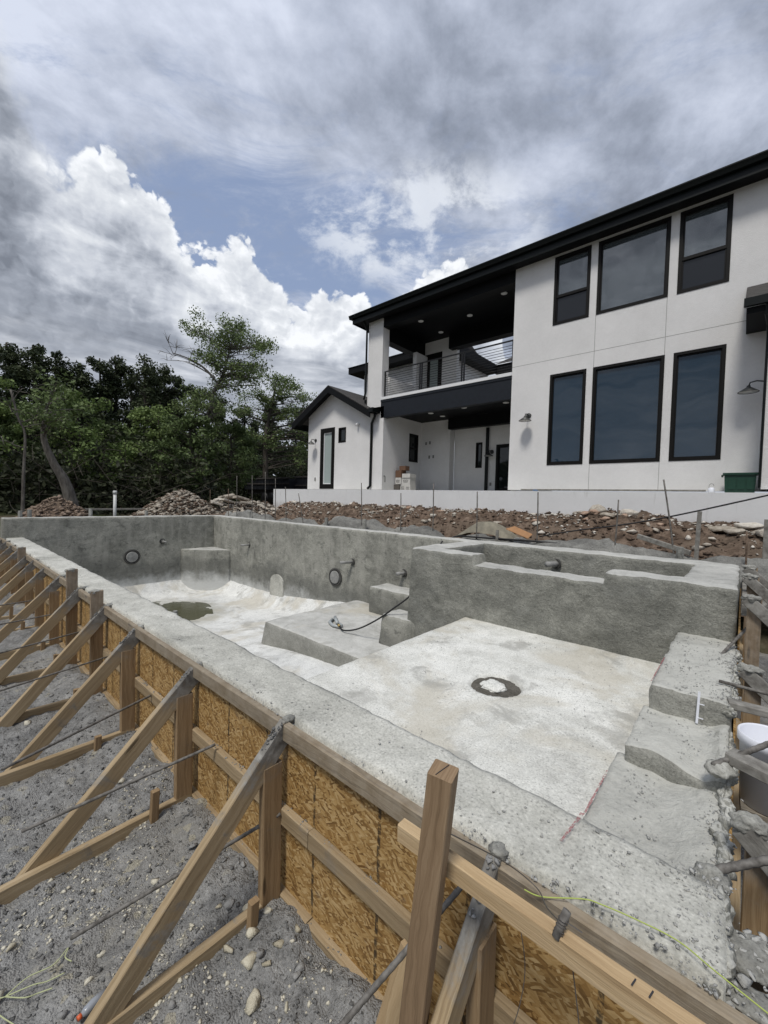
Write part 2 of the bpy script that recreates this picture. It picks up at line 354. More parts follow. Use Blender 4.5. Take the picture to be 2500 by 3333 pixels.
plain('black_paint', (.0045, .005, .006), .6, vary=.2, spec=.2)
plain('navy_black_trim', (.010, .013, .019), .5, vary=.25, spec=.35)
plain('gutter_black', (.004, .006, .006), .4, spec=.25)
plain('dark_bronze', (.007, .0065, .006), .5, spec=.2)
plain('white_cap', (.78, .79, .80), .5)
plain('rail_metal', (.012, .012, .013), .4, .3)
plain('lamp_grey', (.075, .077, .075), .5, .5)
plain('lamp_white', (.62, .62, .60), .5)
plain('light_white', (.75, .75, .73), .6)
plain('box_grey', (.21, .21, .20), .6)
plain('white_plastic', (.74, .76, .82), .35)
plain('pvc_white', (.62, .63, .62), .45, vary=.2)
plain('pipe_grey', (.30, .30, .29), .7, vary=.3)
plain('tote_green', (.010, .045, .028), .4)
plain('hose_black', (.008, .008, .009), .5)
plain('string_yellow', (.40, .48, .12), .7)
plain('string_pale', (.42, .45, .25), .7)
plain('tie_wire', (.12, .11, .10), .5, .4)
def red_m(G, bs):
    p = OC(G); G.set(bs, 'Base Color', (.30, .10, .105, 1)); bs.inputs['Roughness'].default_value = .9
    G.set(bs, 'Alpha', G.m('MULTIPLY', G.sm(G.m('ADD', G.noise(p, 60, 4, .7), G.m('MULTIPLY', G.noise(p, 9, 3, .6), .4)), .55, .75), .8))
mat('red_paint', red_m)
plain('grey_plastic', (.36, .39, .40), .4)
plain('brass', (.45, .33, .14), .35, .9)
plain('carton_white', (.55, .54, .52), .8, vary=.12)
plain('carton_brown', (.14, .075, .045), .8, vary=.15)
plain('carton_dark', (.10, .09, .08), .8, vary=.2)
plain('print_dark', (.03, .03, .035), .8)
plain('blue_cloth', (.14, .22, .36), .9)
plain('tarp_tan', (.23, .21, .16), .8, vary=.35)
plain('plywood_orange', (.36, .19, .085), .75, vary=.25)
plain('trailer_black', (.014, .016, .021), .5, vary=.5)
plain('trailer_rust', (.055, .05, .047), .8, vary=.5)
plain('door_glass', (.36, .42, .41), .12)
plain('bottle_clear', (.28, .30, .33), .2)
plain('niche_grey', (.065, .064, .06), .9, vary=.4)
plain('orange_cap', (.62, .12, .04), .5)
plain('grass_green', (.06, .09, .025), .8, vary=.4)
def rebar_m(G, bs):
    p = OC(G); n = G.noise(p, 30, 5, .6)
    G.set(bs, 'Base Color', G.ramp(n, [(.35, (.075, .068, .06)), (.6, (.19, .18, .165))])); bs.inputs['Roughness'].default_value = .75
    bs.inputs['Metallic'].default_value = .15
mat('rebar_steel', rebar_m)
def rust_m(G, bs):
    p = OC(G); n = G.noise(p, 30, 5, .6)
    G.set(bs, 'Base Color', G.ramp(n, [(.35, (.07, .045, .03)), (.6, (.17, .12, .085))])); bs.inputs['Roughness'].default_value = .85
mat('rusty_rebar', rust_m)
def glass(name, c, ior, rough=.02):
    def f_(G, bs):
        G.set(bs, 'Base Color', c+(1,)); bs.inputs['Roughness'].default_value = rough; bs.inputs['IOR'].default_value = ior
        bump(G, bs, G.noise(OC(G), .9, 2, .4), .010)
    return mat(name, f_)
glass('window_glass', (.014, .034, .058), 1.62)
glass('upper_glass', (.075, .09, .10), 2.7)  # raised base colour stands in for bright sky reflected in upper panes
glass('screen_mesh', (.018, .020, .024), 1.6, .12)
glass('dark_glass', (.012, .016, .016), 1.5)
def water_m(G, bs):
    p = OC(G)
    G.set(bs, 'Base Color', (.085, .085, .05, 1)); bs.inputs['Roughness'].default_value = .05; bs.inputs['IOR'].default_value = 1.33
    bump(G, bs, G.noise(p, 5, 3, .5), .004)
mat('murky_water', water_m)
def shingle_m(G, bs):
    p = OC(G); x, y, z = sep(G, p)
    br = G.n('ShaderNodeTexBrick', inp={'Vector': G.vec(G.m('ADD', x, y), G.m('MULTIPLY', z, 1.9), 0), 'Scale': 3.0, 'Mortar Size': .03, 'Color1': (.030, .028, .027, 1), 'Color2': (.075, .068, .063, 1), 'Mortar': (.010, .010, .010, 1), 'Brick Width': .6, 'Row Height': .75})
    k = G.mix(.5, br.outputs[0], G.ramp(G.noise(p, 40, 4, .7), [(.3, (.02, .019, .018)), (.7, (.085, .079, .074))]))
    G.set(bs, 'Base Color', k); bs.inputs['Roughness'].default_value = .9
    bump(G, bs, G.m('SUBTRACT', 1.0, br.outputs[1]), .015)
mat('shingle', shingle_m)
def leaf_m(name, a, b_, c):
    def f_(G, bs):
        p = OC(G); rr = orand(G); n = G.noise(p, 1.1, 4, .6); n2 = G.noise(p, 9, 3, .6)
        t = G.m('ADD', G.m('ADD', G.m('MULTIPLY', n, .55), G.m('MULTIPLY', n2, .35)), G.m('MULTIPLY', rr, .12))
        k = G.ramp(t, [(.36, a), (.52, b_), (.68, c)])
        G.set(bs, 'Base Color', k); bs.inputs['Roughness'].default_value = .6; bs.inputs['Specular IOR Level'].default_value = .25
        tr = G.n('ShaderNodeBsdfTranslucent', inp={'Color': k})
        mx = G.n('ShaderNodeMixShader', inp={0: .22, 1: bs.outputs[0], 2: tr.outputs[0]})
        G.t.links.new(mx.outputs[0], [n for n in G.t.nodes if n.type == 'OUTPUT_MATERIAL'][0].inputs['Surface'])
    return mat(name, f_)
leaf_m('juniper_leaf', (.024, .034, .018), (.050, .067, .030), (.088, .108, .05))
leaf_m('oak_leaf', (.060, .088, .034), (.130, .180, .066), (.215, .270, .11))
leaf_m('bright_leaf', (.075, .115, .035), (.150, .212, .066), (.235, .305, .11))
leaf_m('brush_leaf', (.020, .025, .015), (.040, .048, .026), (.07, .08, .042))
def bark_m(name, a, b_):
    def f_(G, bs):
        p = OC(G); n = G.noise(G.vm('MULTIPLY', p, (6, 6, 1.2)), 2.5, 6, .65)
        G.set(bs, 'Base Color', G.ramp(n, [(.35, a), (.65, b_)])); bs.inputs['Roughness'].default_value = .95
        bump(G, bs, n, .04)
    return mat(name, f_)
bark_m('bark', (.035, .029, .023), (.10, .086, .070)); bark_m('grey_bark', (.07, .062, .054), (.19, .175, .155)); bark_m('dead_twig', (.11, .10, .09), (.25, .235, .215))

# ------------------------------------------------------------------ mesh helpers
ORG = {}
def props(o, label=None, cat=None, group=None, kind=None):
    if label: o['label'] = label
    if cat: o['category'] = cat
    if group: o['group'] = group
    if kind: o['kind'] = kind
    return o
def thing(name, label, cat, loc=(0, 0, 0), group=None):
    o = bpy.data.objects.new(name, None); C.objects.link(o); o.location = loc; o.empty_display_size = .1
    ORG[o] = Vector(loc); return props(o, label, cat, group)
def dup(o, delta, label, group=None, parent=None, rotz=0.0, scale=None):
    c = o.copy(); C.objects.link(c)
    if parent is not None: c.parent = parent
    else:
        c.location = Vector(o.location) + Vector(delta); c['label'] = label; ORG[c] = Vector(c.location)
        if group: c['group'] = group
        if rotz: c.rotation_euler.z += rotz
        if scale: c.scale = scale
    for ch in o.children: dup(ch, None, None, None, c)
    return c
def link_mesh(name, me, material, parent=None, smooth=False):
    o = bpy.data.objects.new(name, me); C.objects.link(o)
    if material: me.materials.append(MATS[material])
    if smooth: me.polygons.foreach_set('use_smooth', [True]*len(me.polygons))
    if parent is not None:
        o.parent = parent; ORG[o] = ORG[parent]
    else: ORG[o] = Vector((0, 0, 0))
    return o
class MB:
    def __init__(s): s.v = []; s.f = []; s.u = []
    def add(s, vs, fs, us=None):
        b = len(s.v); s.v += [tuple(p) for p in vs]
        for i, q in enumerate(fs):
            s.f.append([b+k for k in q]); s.u.append(us[i] if us else None)
        return s
    def box(s, x0, x1, y0, y1, z0, z1):
        x0, x1 = sorted((x0, x1)); y0, y1 = sorted((y0, y1)); z0, z1 = sorted((z0, z1))
        vs = [(x, y, z) for z in (z0, z1) for y in (y0, y1) for x in (x0, x1)]
        return s.add(vs, [(0, 2, 3, 1), (4, 5, 7, 6), (0, 1, 5, 4), (2, 6, 7, 3), (0, 4, 6, 2), (1, 3, 7, 5)])
    def bar(s, p, q, w_, h_, up=(0, 0, 1), bev=.003, taper=1.0):
        """board from p to q: w_ across (dir x up), h_ along up; softened arrises; uv runs along the length"""
        p, q = Vector(p), Vector(q); d = (q-p); L = d.length; d.normalize()
        a = d.cross(Vector(up)).normalized(); b = a.cross(d).normalized()
        hw, hh = w_/2, h_/2; e = min(bev, hw*.4, hh*.4)
        prof = [(-hw+e, -hh), (hw-e, -hh), (hw, -hh+e), (hw, hh-e), (hw-e, hh), (-hw+e, hh), (-hw, hh-e), (-hw, -hh+e)]
        n = 8; vs = []; per = [0]
        for i in range(n): per.append(per[-1] + sqrt((prof[i][0]-prof[(i+1) % n][0])**2 + (prof[i][1]-prof[(i+1) % n][1])**2))
        uo, vo = random.random()*20, random.random()*20
        ns = max(1, int(L/.5))
        for k in range(ns+1):
            c = p + d*(L*k/ns); t = 1 + (taper-1)*k/ns
            for x, y in prof: vs.append(c + a*x*t + b*y*t)
        fs = []; us = []
        for k in range(ns):
            for i in range(n):
                j = (i+1) % n
                fs.append((k*n+i, k*n+j, (k+1)*n+j, (k+1)*n+i))
                u0, u1 = uo+L*k/ns, uo+L*(k+1)/ns; v0, v1 = vo+per[i], vo+per[i+1]
                us.append([(u0, v0), (u0, v1), (u1, v1), (u1, v0)])
        fs.append(tuple(range(n-1, -1, -1))); us.append([(uo+.02*prof[i][0]/hw, vo+prof[i][1]) for i in range(n-1, -1, -1)])
        fs.append(tuple(range(ns*n, ns*n+n))); us.append([(uo+.02*prof[i][0]/hw, vo+prof[i][1]) for i in range(n)])
        return s.add(vs, fs, us)
    def tube(s, pts, rad, n=8, ribs=False):
        pts = [Vector(p) for p in pts]; rs = rad if isinstance(rad, (list, tuple)) else [rad]*len(pts)
        ref = None; base = len(s.v); vs = []; fs = []
        for i, p in enumerate(pts):
            d = (pts[min(i+1, len(pts)-1)] - pts[max(i-1, 0)]).normalized()
            if ref is None: ref = Vector((0, 0, 1)) if abs(d.z) < .9 else Vector((1, 0, 0))
            a = d.cross(ref).normalized(); b = a.cross(d).normalized(); ref = b
            for k in range(n):
                t = 2*PI*k/n; vs.append(p + (a*cos(t) + b*sin(t))*rs[i])
        for i in range(len(pts)-1):
            for k in range(n):
                j = (k+1) % n; fs.append((i*n+k, i*n+j, (i+1)*n+j, (i+1)*n+k))
        fs.append(tuple(range(n-1, -1, -1))); fs.append(tuple((len(pts)-1)*n+k for k in range(n)))
        return s.add(vs, fs)
    def lathe(s, c, prof, n=20, axis=(0, 0, 1)):
        """prof: (radius, height) pairs about the axis through c"""
        c = Vector(c); z = Vector(axis).normalized(); x = z.orthogonal().normalized(); y = z.cross(x)
        vs = []; fs = []
        for r_, h_ in prof:
            for k in range(n):
                t = 2*PI*k/n; vs.append(c + (x*cos(t)+y*sin(t))*r_ + z*h_)
        for i in range(len(prof)-1):
            for k in range(n):
                j = (k+1) % n; fs.append((i*n+k, i*n+j, (i+1)*n+j, (i+1)*n+k))
        fs.append(tuple(range(n-1, -1, -1))); fs.append(tuple((len(prof)-1)*n+k for k in range(n)))
        return s.add(vs, fs)
    def prism(s, poly, fn, a, b):
        """poly of 2d points extruded between a and b; fn(u, v, t) -> xyz"""
        n = len(poly); vs = [fn(x, y, a) for x, y in poly] + [fn(x, y, b) for x, y in poly]
        fs = [tuple(range(n-1, -1, -1)), tuple(range(n, 2*n))] + [(i, (i+1) % n, n+(i+1) % n, n+i) for i in range(n)]
        return s.add(vs, fs)
    def build(s, name, material, parent=None, smooth=False, fix=True):
        me = bpy.data.meshes.new(name); o_ = ORG[parent] if parent is not None else Vector((0, 0, 0))
        me.from_pydata([(x-o_.x, y-o_.y, z-o_.z) for x, y, z in s.v], [], s.f)
        if any(x is not None for x in s.u):
            uv = me.uv_layers.new(name='UVMap'); flat = []
            for i, q in enumerate(s.f):
                for k in range(len(q)): flat += s.u[i][k] if s.u[i] else (0, 0)
            uv.data.foreach_set('uv', flat)
        if fix:
            bm = bmesh.new(); bm.from_mesh(me); bmesh.ops.recalc_face_normals(bm, faces=bm.faces); bm.to_mesh(me); bm.free()
        return link_mesh(name, me, material, parent, smooth)
def fast_mesh(name, V, F, material, parent=None, smooth=False):
    """V (n,3) array, F (m,k) array of equal-sized faces"""
    me = bpy.data.meshes.new(name); k = F.shape[1]; o_ = ORG[parent] if parent is not None else Vector((0, 0, 0))
    V = V - np.array(o_)
    me.vertices.add(len(V)); me.vertices.foreach_set('co', V.astype(np.float32).ravel())
    me.loops.add(F.size); me.loops.foreach_set('vertex_index', F.astype(np.int32).ravel())
    me.polygons.add(len(F)); me.polygons.foreach_set('loop_start', np.arange(0, F.size, k, dtype=np.int32))
    me.polygons.foreach_set('loop_total', np.full(len(F), k, dtype=np.int32))
    me.update(calc_edges=True)
    return link_mesh(name, me, material, parent, smooth)
def nv(p, f_): return noise.noise_vector(Vector(p)*f_)
def rough_box(name, x0, x1, y0, y1, z0, z1, material, parent, step=(.05, .05, .05), rad=.02, amp=.008, freq=7, amp2=.003, freq2=30, warp=None, skip=()):
    """block of sprayed concrete: softened edges, uneven surface"""
    lo = Vector((x0, y0, z0)); hi = Vector((x1, y1, z1)); c = (lo+hi)/2; h_ = (hi-lo)/2
    nn = [max(2, int((hi[i]-lo[i])/step[i])+1) for i in range(3)]
    key = {}; vs = []; fs = []
    def vid(p):
        k = (round(p.x, 4), round(p.y, 4), round(p.z, 4))
        if k in key: return key[k]
        d = p-c; q = Vector([max(-(h_[i]-rad), min(h_[i]-rad, d[i])) for i in range(3)])
        e = d-q; L = e.length
        q = c + q + (e*(rad/L) if L > 1e-9 else e)
        if warp: q = warp(q)
        q = q + nv(q, freq)*amp + nv(q+Vector((5, 3, 9)), freq2)*amp2
        key[k] = len(vs); vs.append(q); return key[k]
    for ax in range(3):
        a, b = (ax+1) % 3, (ax+2) % 3
        for side in (0, 1):
            if (ax, side) in skip: continue
            ids = []
            for i in range(nn[a]+1):
                row = []
                for j in range(nn[b]+1):
                    p = Vector((0, 0, 0)); p[ax] = hi[ax] if side else lo[ax]
                    p[a] = lo[a] + (hi[a]-lo[a])*i/nn[a]; p[b] = lo[b] + (hi[b]-lo[b])*j/nn[b]
                    row.append(vid(p))
                ids.append(row)
            for i in range(nn[a]):
                for j in range(nn[b]):
                    q = (ids[i][j], ids[i+1][j], ids[i+1][j+1], ids[i][j+1])
                    fs.append(q if side else q[::-1])
    V = np.array([tuple(v) for v in vs]); return fast_mesh(name, V, np.array(fs), material, parent, True)
def sheet(name, xs, ys, zf, material, parent=None):
    """height field"""
    V = np.array([(x, y, zf(x, y)) for x in xs for y in ys]); m = len(ys)
    i, j = np.meshgrid(np.arange(len(xs)-1), np.arange(m-1), indexing='ij'); a = (i*m+j).ravel()
    return fast_mesh(name, V, np.stack([a, a+m, a+m+1, a+1], 1), material, parent, True)
# rock prototypes (unit size) for scattering
def rock_proto(seed, sub=1):
    if sub == 3:                                        # lumpy blob for wet slop
        bm = bmesh.new(); bmesh.ops.create_icosphere(bm, subdivisions=3, radius=1); V = []
        for v in bm.verts:
            p = v.co + noise.noise_vector(v.co*1.3 + Vector((seed*3.7, 1.3*seed, 0)))*.30 + noise.noise_vector(v.co*3.5 + Vector((seed, 0, 0)))*.12
            V.append((p.x, p.y, p.z))
    else:                                               # broken stone: hull of a few random points
        q = random.Random(seed*977+sub); bm = bmesh.new()
        for _ in range(11 if sub == 1 else 22):
            d = Vector((q.gauss(0, 1), q.gauss(0, 1), q.gauss(0, 1))).normalized()*q.uniform(.72, 1.1); bm.verts.new((d.x, d.y, d.z*.78))
        g1 = bmesh.ops.convex_hull(bm, input=bm.verts)
        for v in [v for v in bm.verts if not v.link_faces]: bm.verts.remove(v)
        if sub == 2: bmesh.ops.bevel(bm, geom=bm.edges[:], offset=.022, segments=1, affect='EDGES'); bmesh.ops.triangulate(bm, faces=bm.faces[:])
        bm.verts.index_update(); V = [tuple(v.co) for v in bm.verts]
    F = [[v.index for v in f_.verts] for f_ in bm.faces]; bm.free()
    return np.array(V), np.array(F)
PROT = [rock_proto(i) for i in range(10)]; PROT0 = []
for i in range(8):
    V = np.array([(1, 0, 0), (-1, 0, 0), (0, 1, 0), (0, -1, 0), (0, 0, .8), (0, 0, -.8)]) * RNG.uniform(.6, 1.25, (6, 1)) + RNG.uniform(-.25, .25, (6, 3))
    PROT0.append((V, np.array([(0, 2, 4), (2, 1, 4), (1, 3, 4), (3, 0, 4), (2, 0, 5), (1, 2, 5), (3, 1, 5), (0, 3, 5)])))
def scatter(name, P, S, material, kind='stuff', parent=None, protos=PROT0, flat=.8):
    Vs = []; Fs = []; b = 0
    for i, (p, s_) in enumerate(zip(P, S)):
        V, F = protos[i % len(protos)]
        a = RNG.uniform(0, 2*PI); t = RNG.uniform(-.5, .5)
        R = np.array([[cos(a), -sin(a), 0], [sin(a), cos(a), 0], [0, 0, 1]]) @ np.array([[1, 0, 0], [0, cos(t), -sin(t)], [0, sin(t), cos(t)]])
        sc_ = np.array([RNG.uniform(.7, 1.4), RNG.uniform(.7, 1.3), RNG.uniform(.6, 1.0)*flat])*s_
        Vs.append((V*sc_) @ R.T + p); Fs.append(F+b); b += len(V)
    o = fast_mesh(name, np.concatenate(Vs), np.concatenate(Fs), material, parent)
    if kind: o['kind'] = kind
    return o
def one_rock(name, p, size, material, label, cat, group, i, flat=.75):
    V, F = PROT[i % 10] if size < .12 else rock_proto(i*1.7+3, 2)
    a = random.uniform(0, 6.3); R = np.array([[cos(a), -sin(a), 0], [sin(a), cos(a), 0], [0, 0, 1]])
    V = (V*np.array([random.uniform(.8, 1.3), random.uniform(.65, 1.0), random.uniform(.6, 1)*flat])*size) @ R.T
    o = fast_mesh(name, V, F, material); o.location = p
    return props(o, label, cat, group)

def lump(name, c, r3, parent, seed, material='spatter'):
    """torn, grainy lump of set shotcrete"""
    big = max(r3) > .055
    bm = bmesh.new(); bmesh.ops.create_icosphere(bm, subdivisions=4 if big else 3, radius=1); V = []; sd_ = Vector((seed*3.7, 1.3*seed, seed*.7))
    for v in bm.verts:
        n_ = v.co.copy(); p = Vector((n_.x*r3[0], n_.y*r3[1], n_.z*r3[2]))
        k = 1+.28*noise.noise(n_*1.4+sd_)+.16*noise.noise(n_*3.2+sd_)
        p *= k
        m = min(r3)
        p += n_*(m*.34*noise.noise(p*26+sd_) + m*.26*noise.noise(p*60+sd_) + .004*noise.noise(p*130+sd_))
        V.append((p.x+c[0], p.y+c[1], p.z+c[2]))
    F = np.array([[v.index for v in f_.verts] for f_ in bm.faces]); bm.free()
    return fast_mesh(name, np.array(V), F, material, parent, True)
# ------------------------------------------------------------------ ground
ZB = -2.05                                             # floor of the working strip in front of the formwork
def fbm(x, y, f_, o=4, s_=0):
    return noise.fractal(Vector((x*f_+s_, y*f_-s_*.7, s_)), 1.0, 2.1, o)
def sst(x, a, b):
    t = max(0, min(1, (x-a)/(b-a))); return t*t*(3-2*t)
def terrain_z(x, y):
    """far land: level field left and behind, sunk under everything that is built"""
    z = -1.12 + .18*fbm(x, y, .06, 3) + .05*fbm(x, y, .5, 3, 4)
    z += .9*sst(sqrt(x*x+y*y), 55, 160)*2
    pool = sst(x, -13.1, -12.95)*sst(y, 6.55, 6.4)*1.0
    if x > -13.05 and x < 9 and y < 6.5 and y > -6: z = min(z, -3.4 if y > 1.2 and x < 0 else -2.6)
    if y <= -6 or x >= 9: z = min(z, -1.8)
    if x > -17 and y > 10.5 and y < 40: z = min(z, -1.4)
    return z
def axis(*segs):
    out = []
    for a, b, st in segs: out += list(np.arange(a, b, st))
    return out + [segs[-1][1]]
g_ = sheet('ground', axis((-400, -80, 20), (-80, -24, 2), (-24, -13.2, .35), (-13.2, -12.8, .1), (-12.8, 9, .9), (9, 100, 10), (100, 400, 50)),
           axis((-300, -60, 30), (-60, -6, 3), (-6, 1, .5), (1, 1.4, .1), (1.4, 6.3, .8), (6.3, 6.7, .1), (6.7, 30, .5), (30, 80, 2), (80, 400, 20)), terrain_z, 'field')
props(g_, kind='structure')
def strip_z(x, y):
    z = ZB + .035*fbm(x, y, 1.3, 3, 2) + .03*fbm(x, y, 5, 4, 7) + .016*fbm(x, y, 22, 3, 1)
    z += .05*math.exp(-((y-1.1)/.18)**2)*(1+fbm(x, y, 3, 2, 5))          # spilled shotcrete heaped at the form
    z += .10*sst(x, -6.5, -12) + .85*sst(x, -13.0, -15.5)
    return z
strip = sheet('ground', axis((-16, -6, .08), (-6, -3.4, .035), (-3.4, .4, .02), (.4, 1.2, .06)), axis((-3, -.4, .2), (-.4, 0, .05), (0, 1.24, .02)), strip_z, 'gravel_ground')
props(strip, kind='structure')
def right_z(x, y):
    z = ZB + .35*sst(y, 2.5, 6.5) + .2*sst(y, 6.5, 9) + .04*fbm(x, y, 3, 4, 3) + .02*fbm(x, y, 16, 3, 3)
    return z + .3*sst(x, 1.0, 3)
props(sheet('ground', axis((-.05, 2.0, .05), (2, 9, .5)), axis((-3, 1, .4), (1, 7.6, .05), (7.6, 10.5, .4)), right_z, 'gravel_ground'), kind='structure')
# soil berm and sprayed spoil between pool and house
def berm_z(x, y):
    crest = -.30 + .09*fbm(x, y, .7, 3, 11) + (.10*math.exp(-((x+2.3)/.5)**2) if True else 0) - .12*sst(x, -1.2, .5) + .05*math.exp(-((x+9.2)/1.2)**2)
    z = -.98 + (crest+.98)*sst(y, 7.7, 9.2)
    z += .13*fbm(x, y, 2.2, 4, 3)*sst(y, 7.4, 8.2) + .06*fbm(x, y, 7, 4, 6)*sst(y, 7.4, 8.2)
    sp_ = .40*max(.30, min(1.25, .80+.75*fbm(x, y, .8, 3, 21)))*math.exp(-((y-6.95)/.36)**4)
    z += sp_ + .03*fbm(x, y, 6, 4, 9)
    if x < -13.2: z = min(z, -1.0 + .3*sst(x, -17.5, -15))
    if y < 6.5: z -= .3
    return z
berm = sheet('berm', axis((-17.5, 3.0, .06), (3.0, 8.0, .25)), axis((6.44, 7.4, .05), (7.4, 10.62, .06)), berm_z, 'brown_soil')
props(berm, kind='structure')
def spoil_z(x, y):
    edge = 7.45 + .28*fbm(x, 0, .9, 3, 33)
    return berm_z(x, y) + .035 - .25*sst(y, edge-.25, edge+.1) + .02*fbm(x, y, 12, 3, 14)
props(sheet('spoil', axis((-12.9, 0.3, .05)), axis((6.44, 8.0, .04)), spoil_z, 'grey_spoil'), kind='structure')

# ------------------------------------------------------------------ pool shell
ZT, ZW = -1.12, -.665
pool = thing('pool_shell', 'unfinished grey shotcrete swimming pool shell with raised back wall and spa', 'swimming pool', (-6, 4, -3))
def tilt(fn): return fn
rough_box('front_beam', -12.52, .02, 1.236, 1.57, -3.1, ZT, 'shotcrete_top', pool, (.035, .035, .2), .022, .010, 5, .006, 26, skip=((2, 0),))
rough_box('far_wall', -12.88, -12.49, 1.19, 6.44, -3.2, ZW, 'shotcrete_wall', pool, (.1, .05, .05), .02, .010, 3, .005, 16, skip=((2, 0), (0, 0)))
rough_box('back_wall', -12.50, .0, 6.08, 6.44, -3.2, ZW, 'shotcrete_wall', pool, (.055, .1, .055), .02, .012, 3, .006, 15, skip=((2, 0),))
def deep_z(x, y):
    z = -2.86 + .50*sst(x, -9.8, -3.6)
    d1, d2 = x+12.49, 6.08-y
    z += .30*max(0, 1-d1/.45)**2 + .30*max(0, 1-d2/.45)**2
    if x < -8 and 2.6 < y < 5.2: z -= .03*math.exp(-((x+10.2)/1.1)**2-((y-4)/.8)**2)
    return z + .012*fbm(x, y, 2.2, 3) + .004*fbm(x, y, 14, 3)
sheet('deep_floor', axis((-12.52, -2.5, .06)), axis((1.5, 6.12, .06)), deep_z, 'deep_floor', pool)
# corner seat
def seat_warp(q):
    return q
bm_pts = [(-12.5, 6.1), (-12.5, 5.08)] + [(-12.5+1.1*t+.05*sin(PI*t), 5.08+1.02*t-.08*sin(PI*t)) for t in np.linspace(.12, .88, 8)] + [(-11.4, 6.1)]
def poly_block(name, poly, z0, z1, material, parent, st=.06, flare=.05, amp=.008):
    """vertical-sided block on an outline, resampled so that its skin can be uneven"""
    pts = []
    for i, a in enumerate(poly):
        b = poly[(i+1) % len(poly)]; L = math.dist(a, b); n = max(1, int(L/st))
        for k in range(n): pts.append((a[0]+(b[0]-a[0])*k/n, a[1]+(b[1]-a[1])*k/n))
    cx = sum(p[0] for p in pts)/len(pts); cy = sum(p[1] for p in pts)/len(pts)
    nz = max(2, int((z1-z0)/st)); n = len(pts); vs = []; fs = []
    rings = [(z0+(z1-z0)*k/nz, 1+flare*(1-k/nz)**2) for k in range(nz)] + [(z1-.012, 1.0), (z1, .985)] + [(z1, t) for t in (.85, .65, .45, .25, .08)]
    for z, sc_ in rings:
        for x, y in pts:
            p = Vector((cx+(x-cx)*sc_, cy+(y-cy)*sc_, z)); p += nv(p, 5)*amp + nv(p, 22)*amp*.5; vs.append(p)
    for r_ in range(len(rings)-1):
        for k in range(n):
            j = (k+1) % n; fs.append((r_*n+k, r_*n+j, (r_+1)*n+j, (r_+1)*n+k))
    m_ = MB().add(vs, fs + [tuple(range((len(rings)-1)*n, len(rings)*n))])
    return m_.build(name, material, parent, True)
poly_block('corner_seat', bm_pts, -3.0, -1.65, 'shotcrete_wall', pool, .07, .02)
# platform and the two entry steps beside the spa
def plat_warp(q):
    if q.z < -2.2: q = q + Vector((-.10*(-2.2-q.z)/.5 if q.x < -5.5 else 0, -.04*(-2.2-q.z)/.5 if q.y < 4.3 else 0, 0))
    return q
rough_box('platform', -6.08, -2.58, 3.88, 6.12, -3.0, -2.15, 'platform', pool, (.06, .06, .06), .022, .010, 4, .004, 18, plat_warp, ((2, 0),))
rough_box('step', -5.28, -3.3, 5.62, 6.12, -2.3, -1.66, 'shotcrete_wall', pool, (.06, .06, .06), .04, .012, 5, .005, 18, None, ((2, 0),))
rough_box('step', -3.97, -3.3, 4.5, 4.92, -2.3, -1.69, 'shotcrete_wall', pool, (.05, .05, .05), .05, .014, 5, .006, 18, lambda q: q+Vector((-.05*max(0, (-1.7-q.z)/.5), 0, 0)), ((2, 0),))
# shallow shelf, with the drain sump left open in it
DR = (-1.42, 3.01)
def shelf_z(x, y):
    d = math.hypot((x-DR[0])/.185, (y-DR[1])/.205)*(1+.06*fbm(x, y, 7, 2, 3))
    z = -1.45 + .006*fbm(x, y, 2.5, 3) + .003*fbm(x, y, 16, 3)
    z -= .065*sst(d, 1.05, .98) + .012*fbm(x, y, 40, 2)*sst(d, 1.1, .9)
    return z
rough_box('shelf_block', -2.62, -.36, 1.5, 4.52, -3.0, -1.52, 'pale_floor', pool, (.12, .12, .12), .02, .006, 4, .003, 18, None, ((2, 0),))
ed = axis((-2.61, -1.7, .06), (-1.7, -1.12, .018), (-1.12, -.3, .06))
def shelf_zz(x, y): return -1.53 if x < -2.605 else shelf_z(x, y)
sheet('shallow_floor', ed, axis((1.45, 2.7, .06), (2.7, 3.32, .018), (3.32, 4.56, .06)), shelf_zz, 'pale_floor', pool)
sump = MB()
ring = [(DR[0]+.188*cos(t)*(1+.03*sin(3*t)), DR[1]+.208*sin(t)*(1+.03*cos(4*t))) for t in np.linspace(0, 2*PI, 40, endpoint=False)]
vs = [(x, y, -1.476+.010*noise.noise(Vector((x*20, y*20, 0)))) for x, y in ring] + [(DR[0]+(x-DR[0])*.55, DR[1]+(y-DR[1])*.55, -1.474+.012*noise.noise(Vector((x*30, y*30, 4)))) for x, y in ring]
sump.add(vs, [(i, (i+1) % 40, 40+(i+1) % 40, 40+i) for i in range(40)] + [tuple(range(40, 80))])
sump.build('drain_sump', 'sump_brown', pool, True)
cap = lump('drain_plug', (-1.43, 3.01, -1.470), (.098, .092, .026), pool, 4.2, 'pale_floor')
cap['label'] = 'white crumpled wrapping over the floor drain'
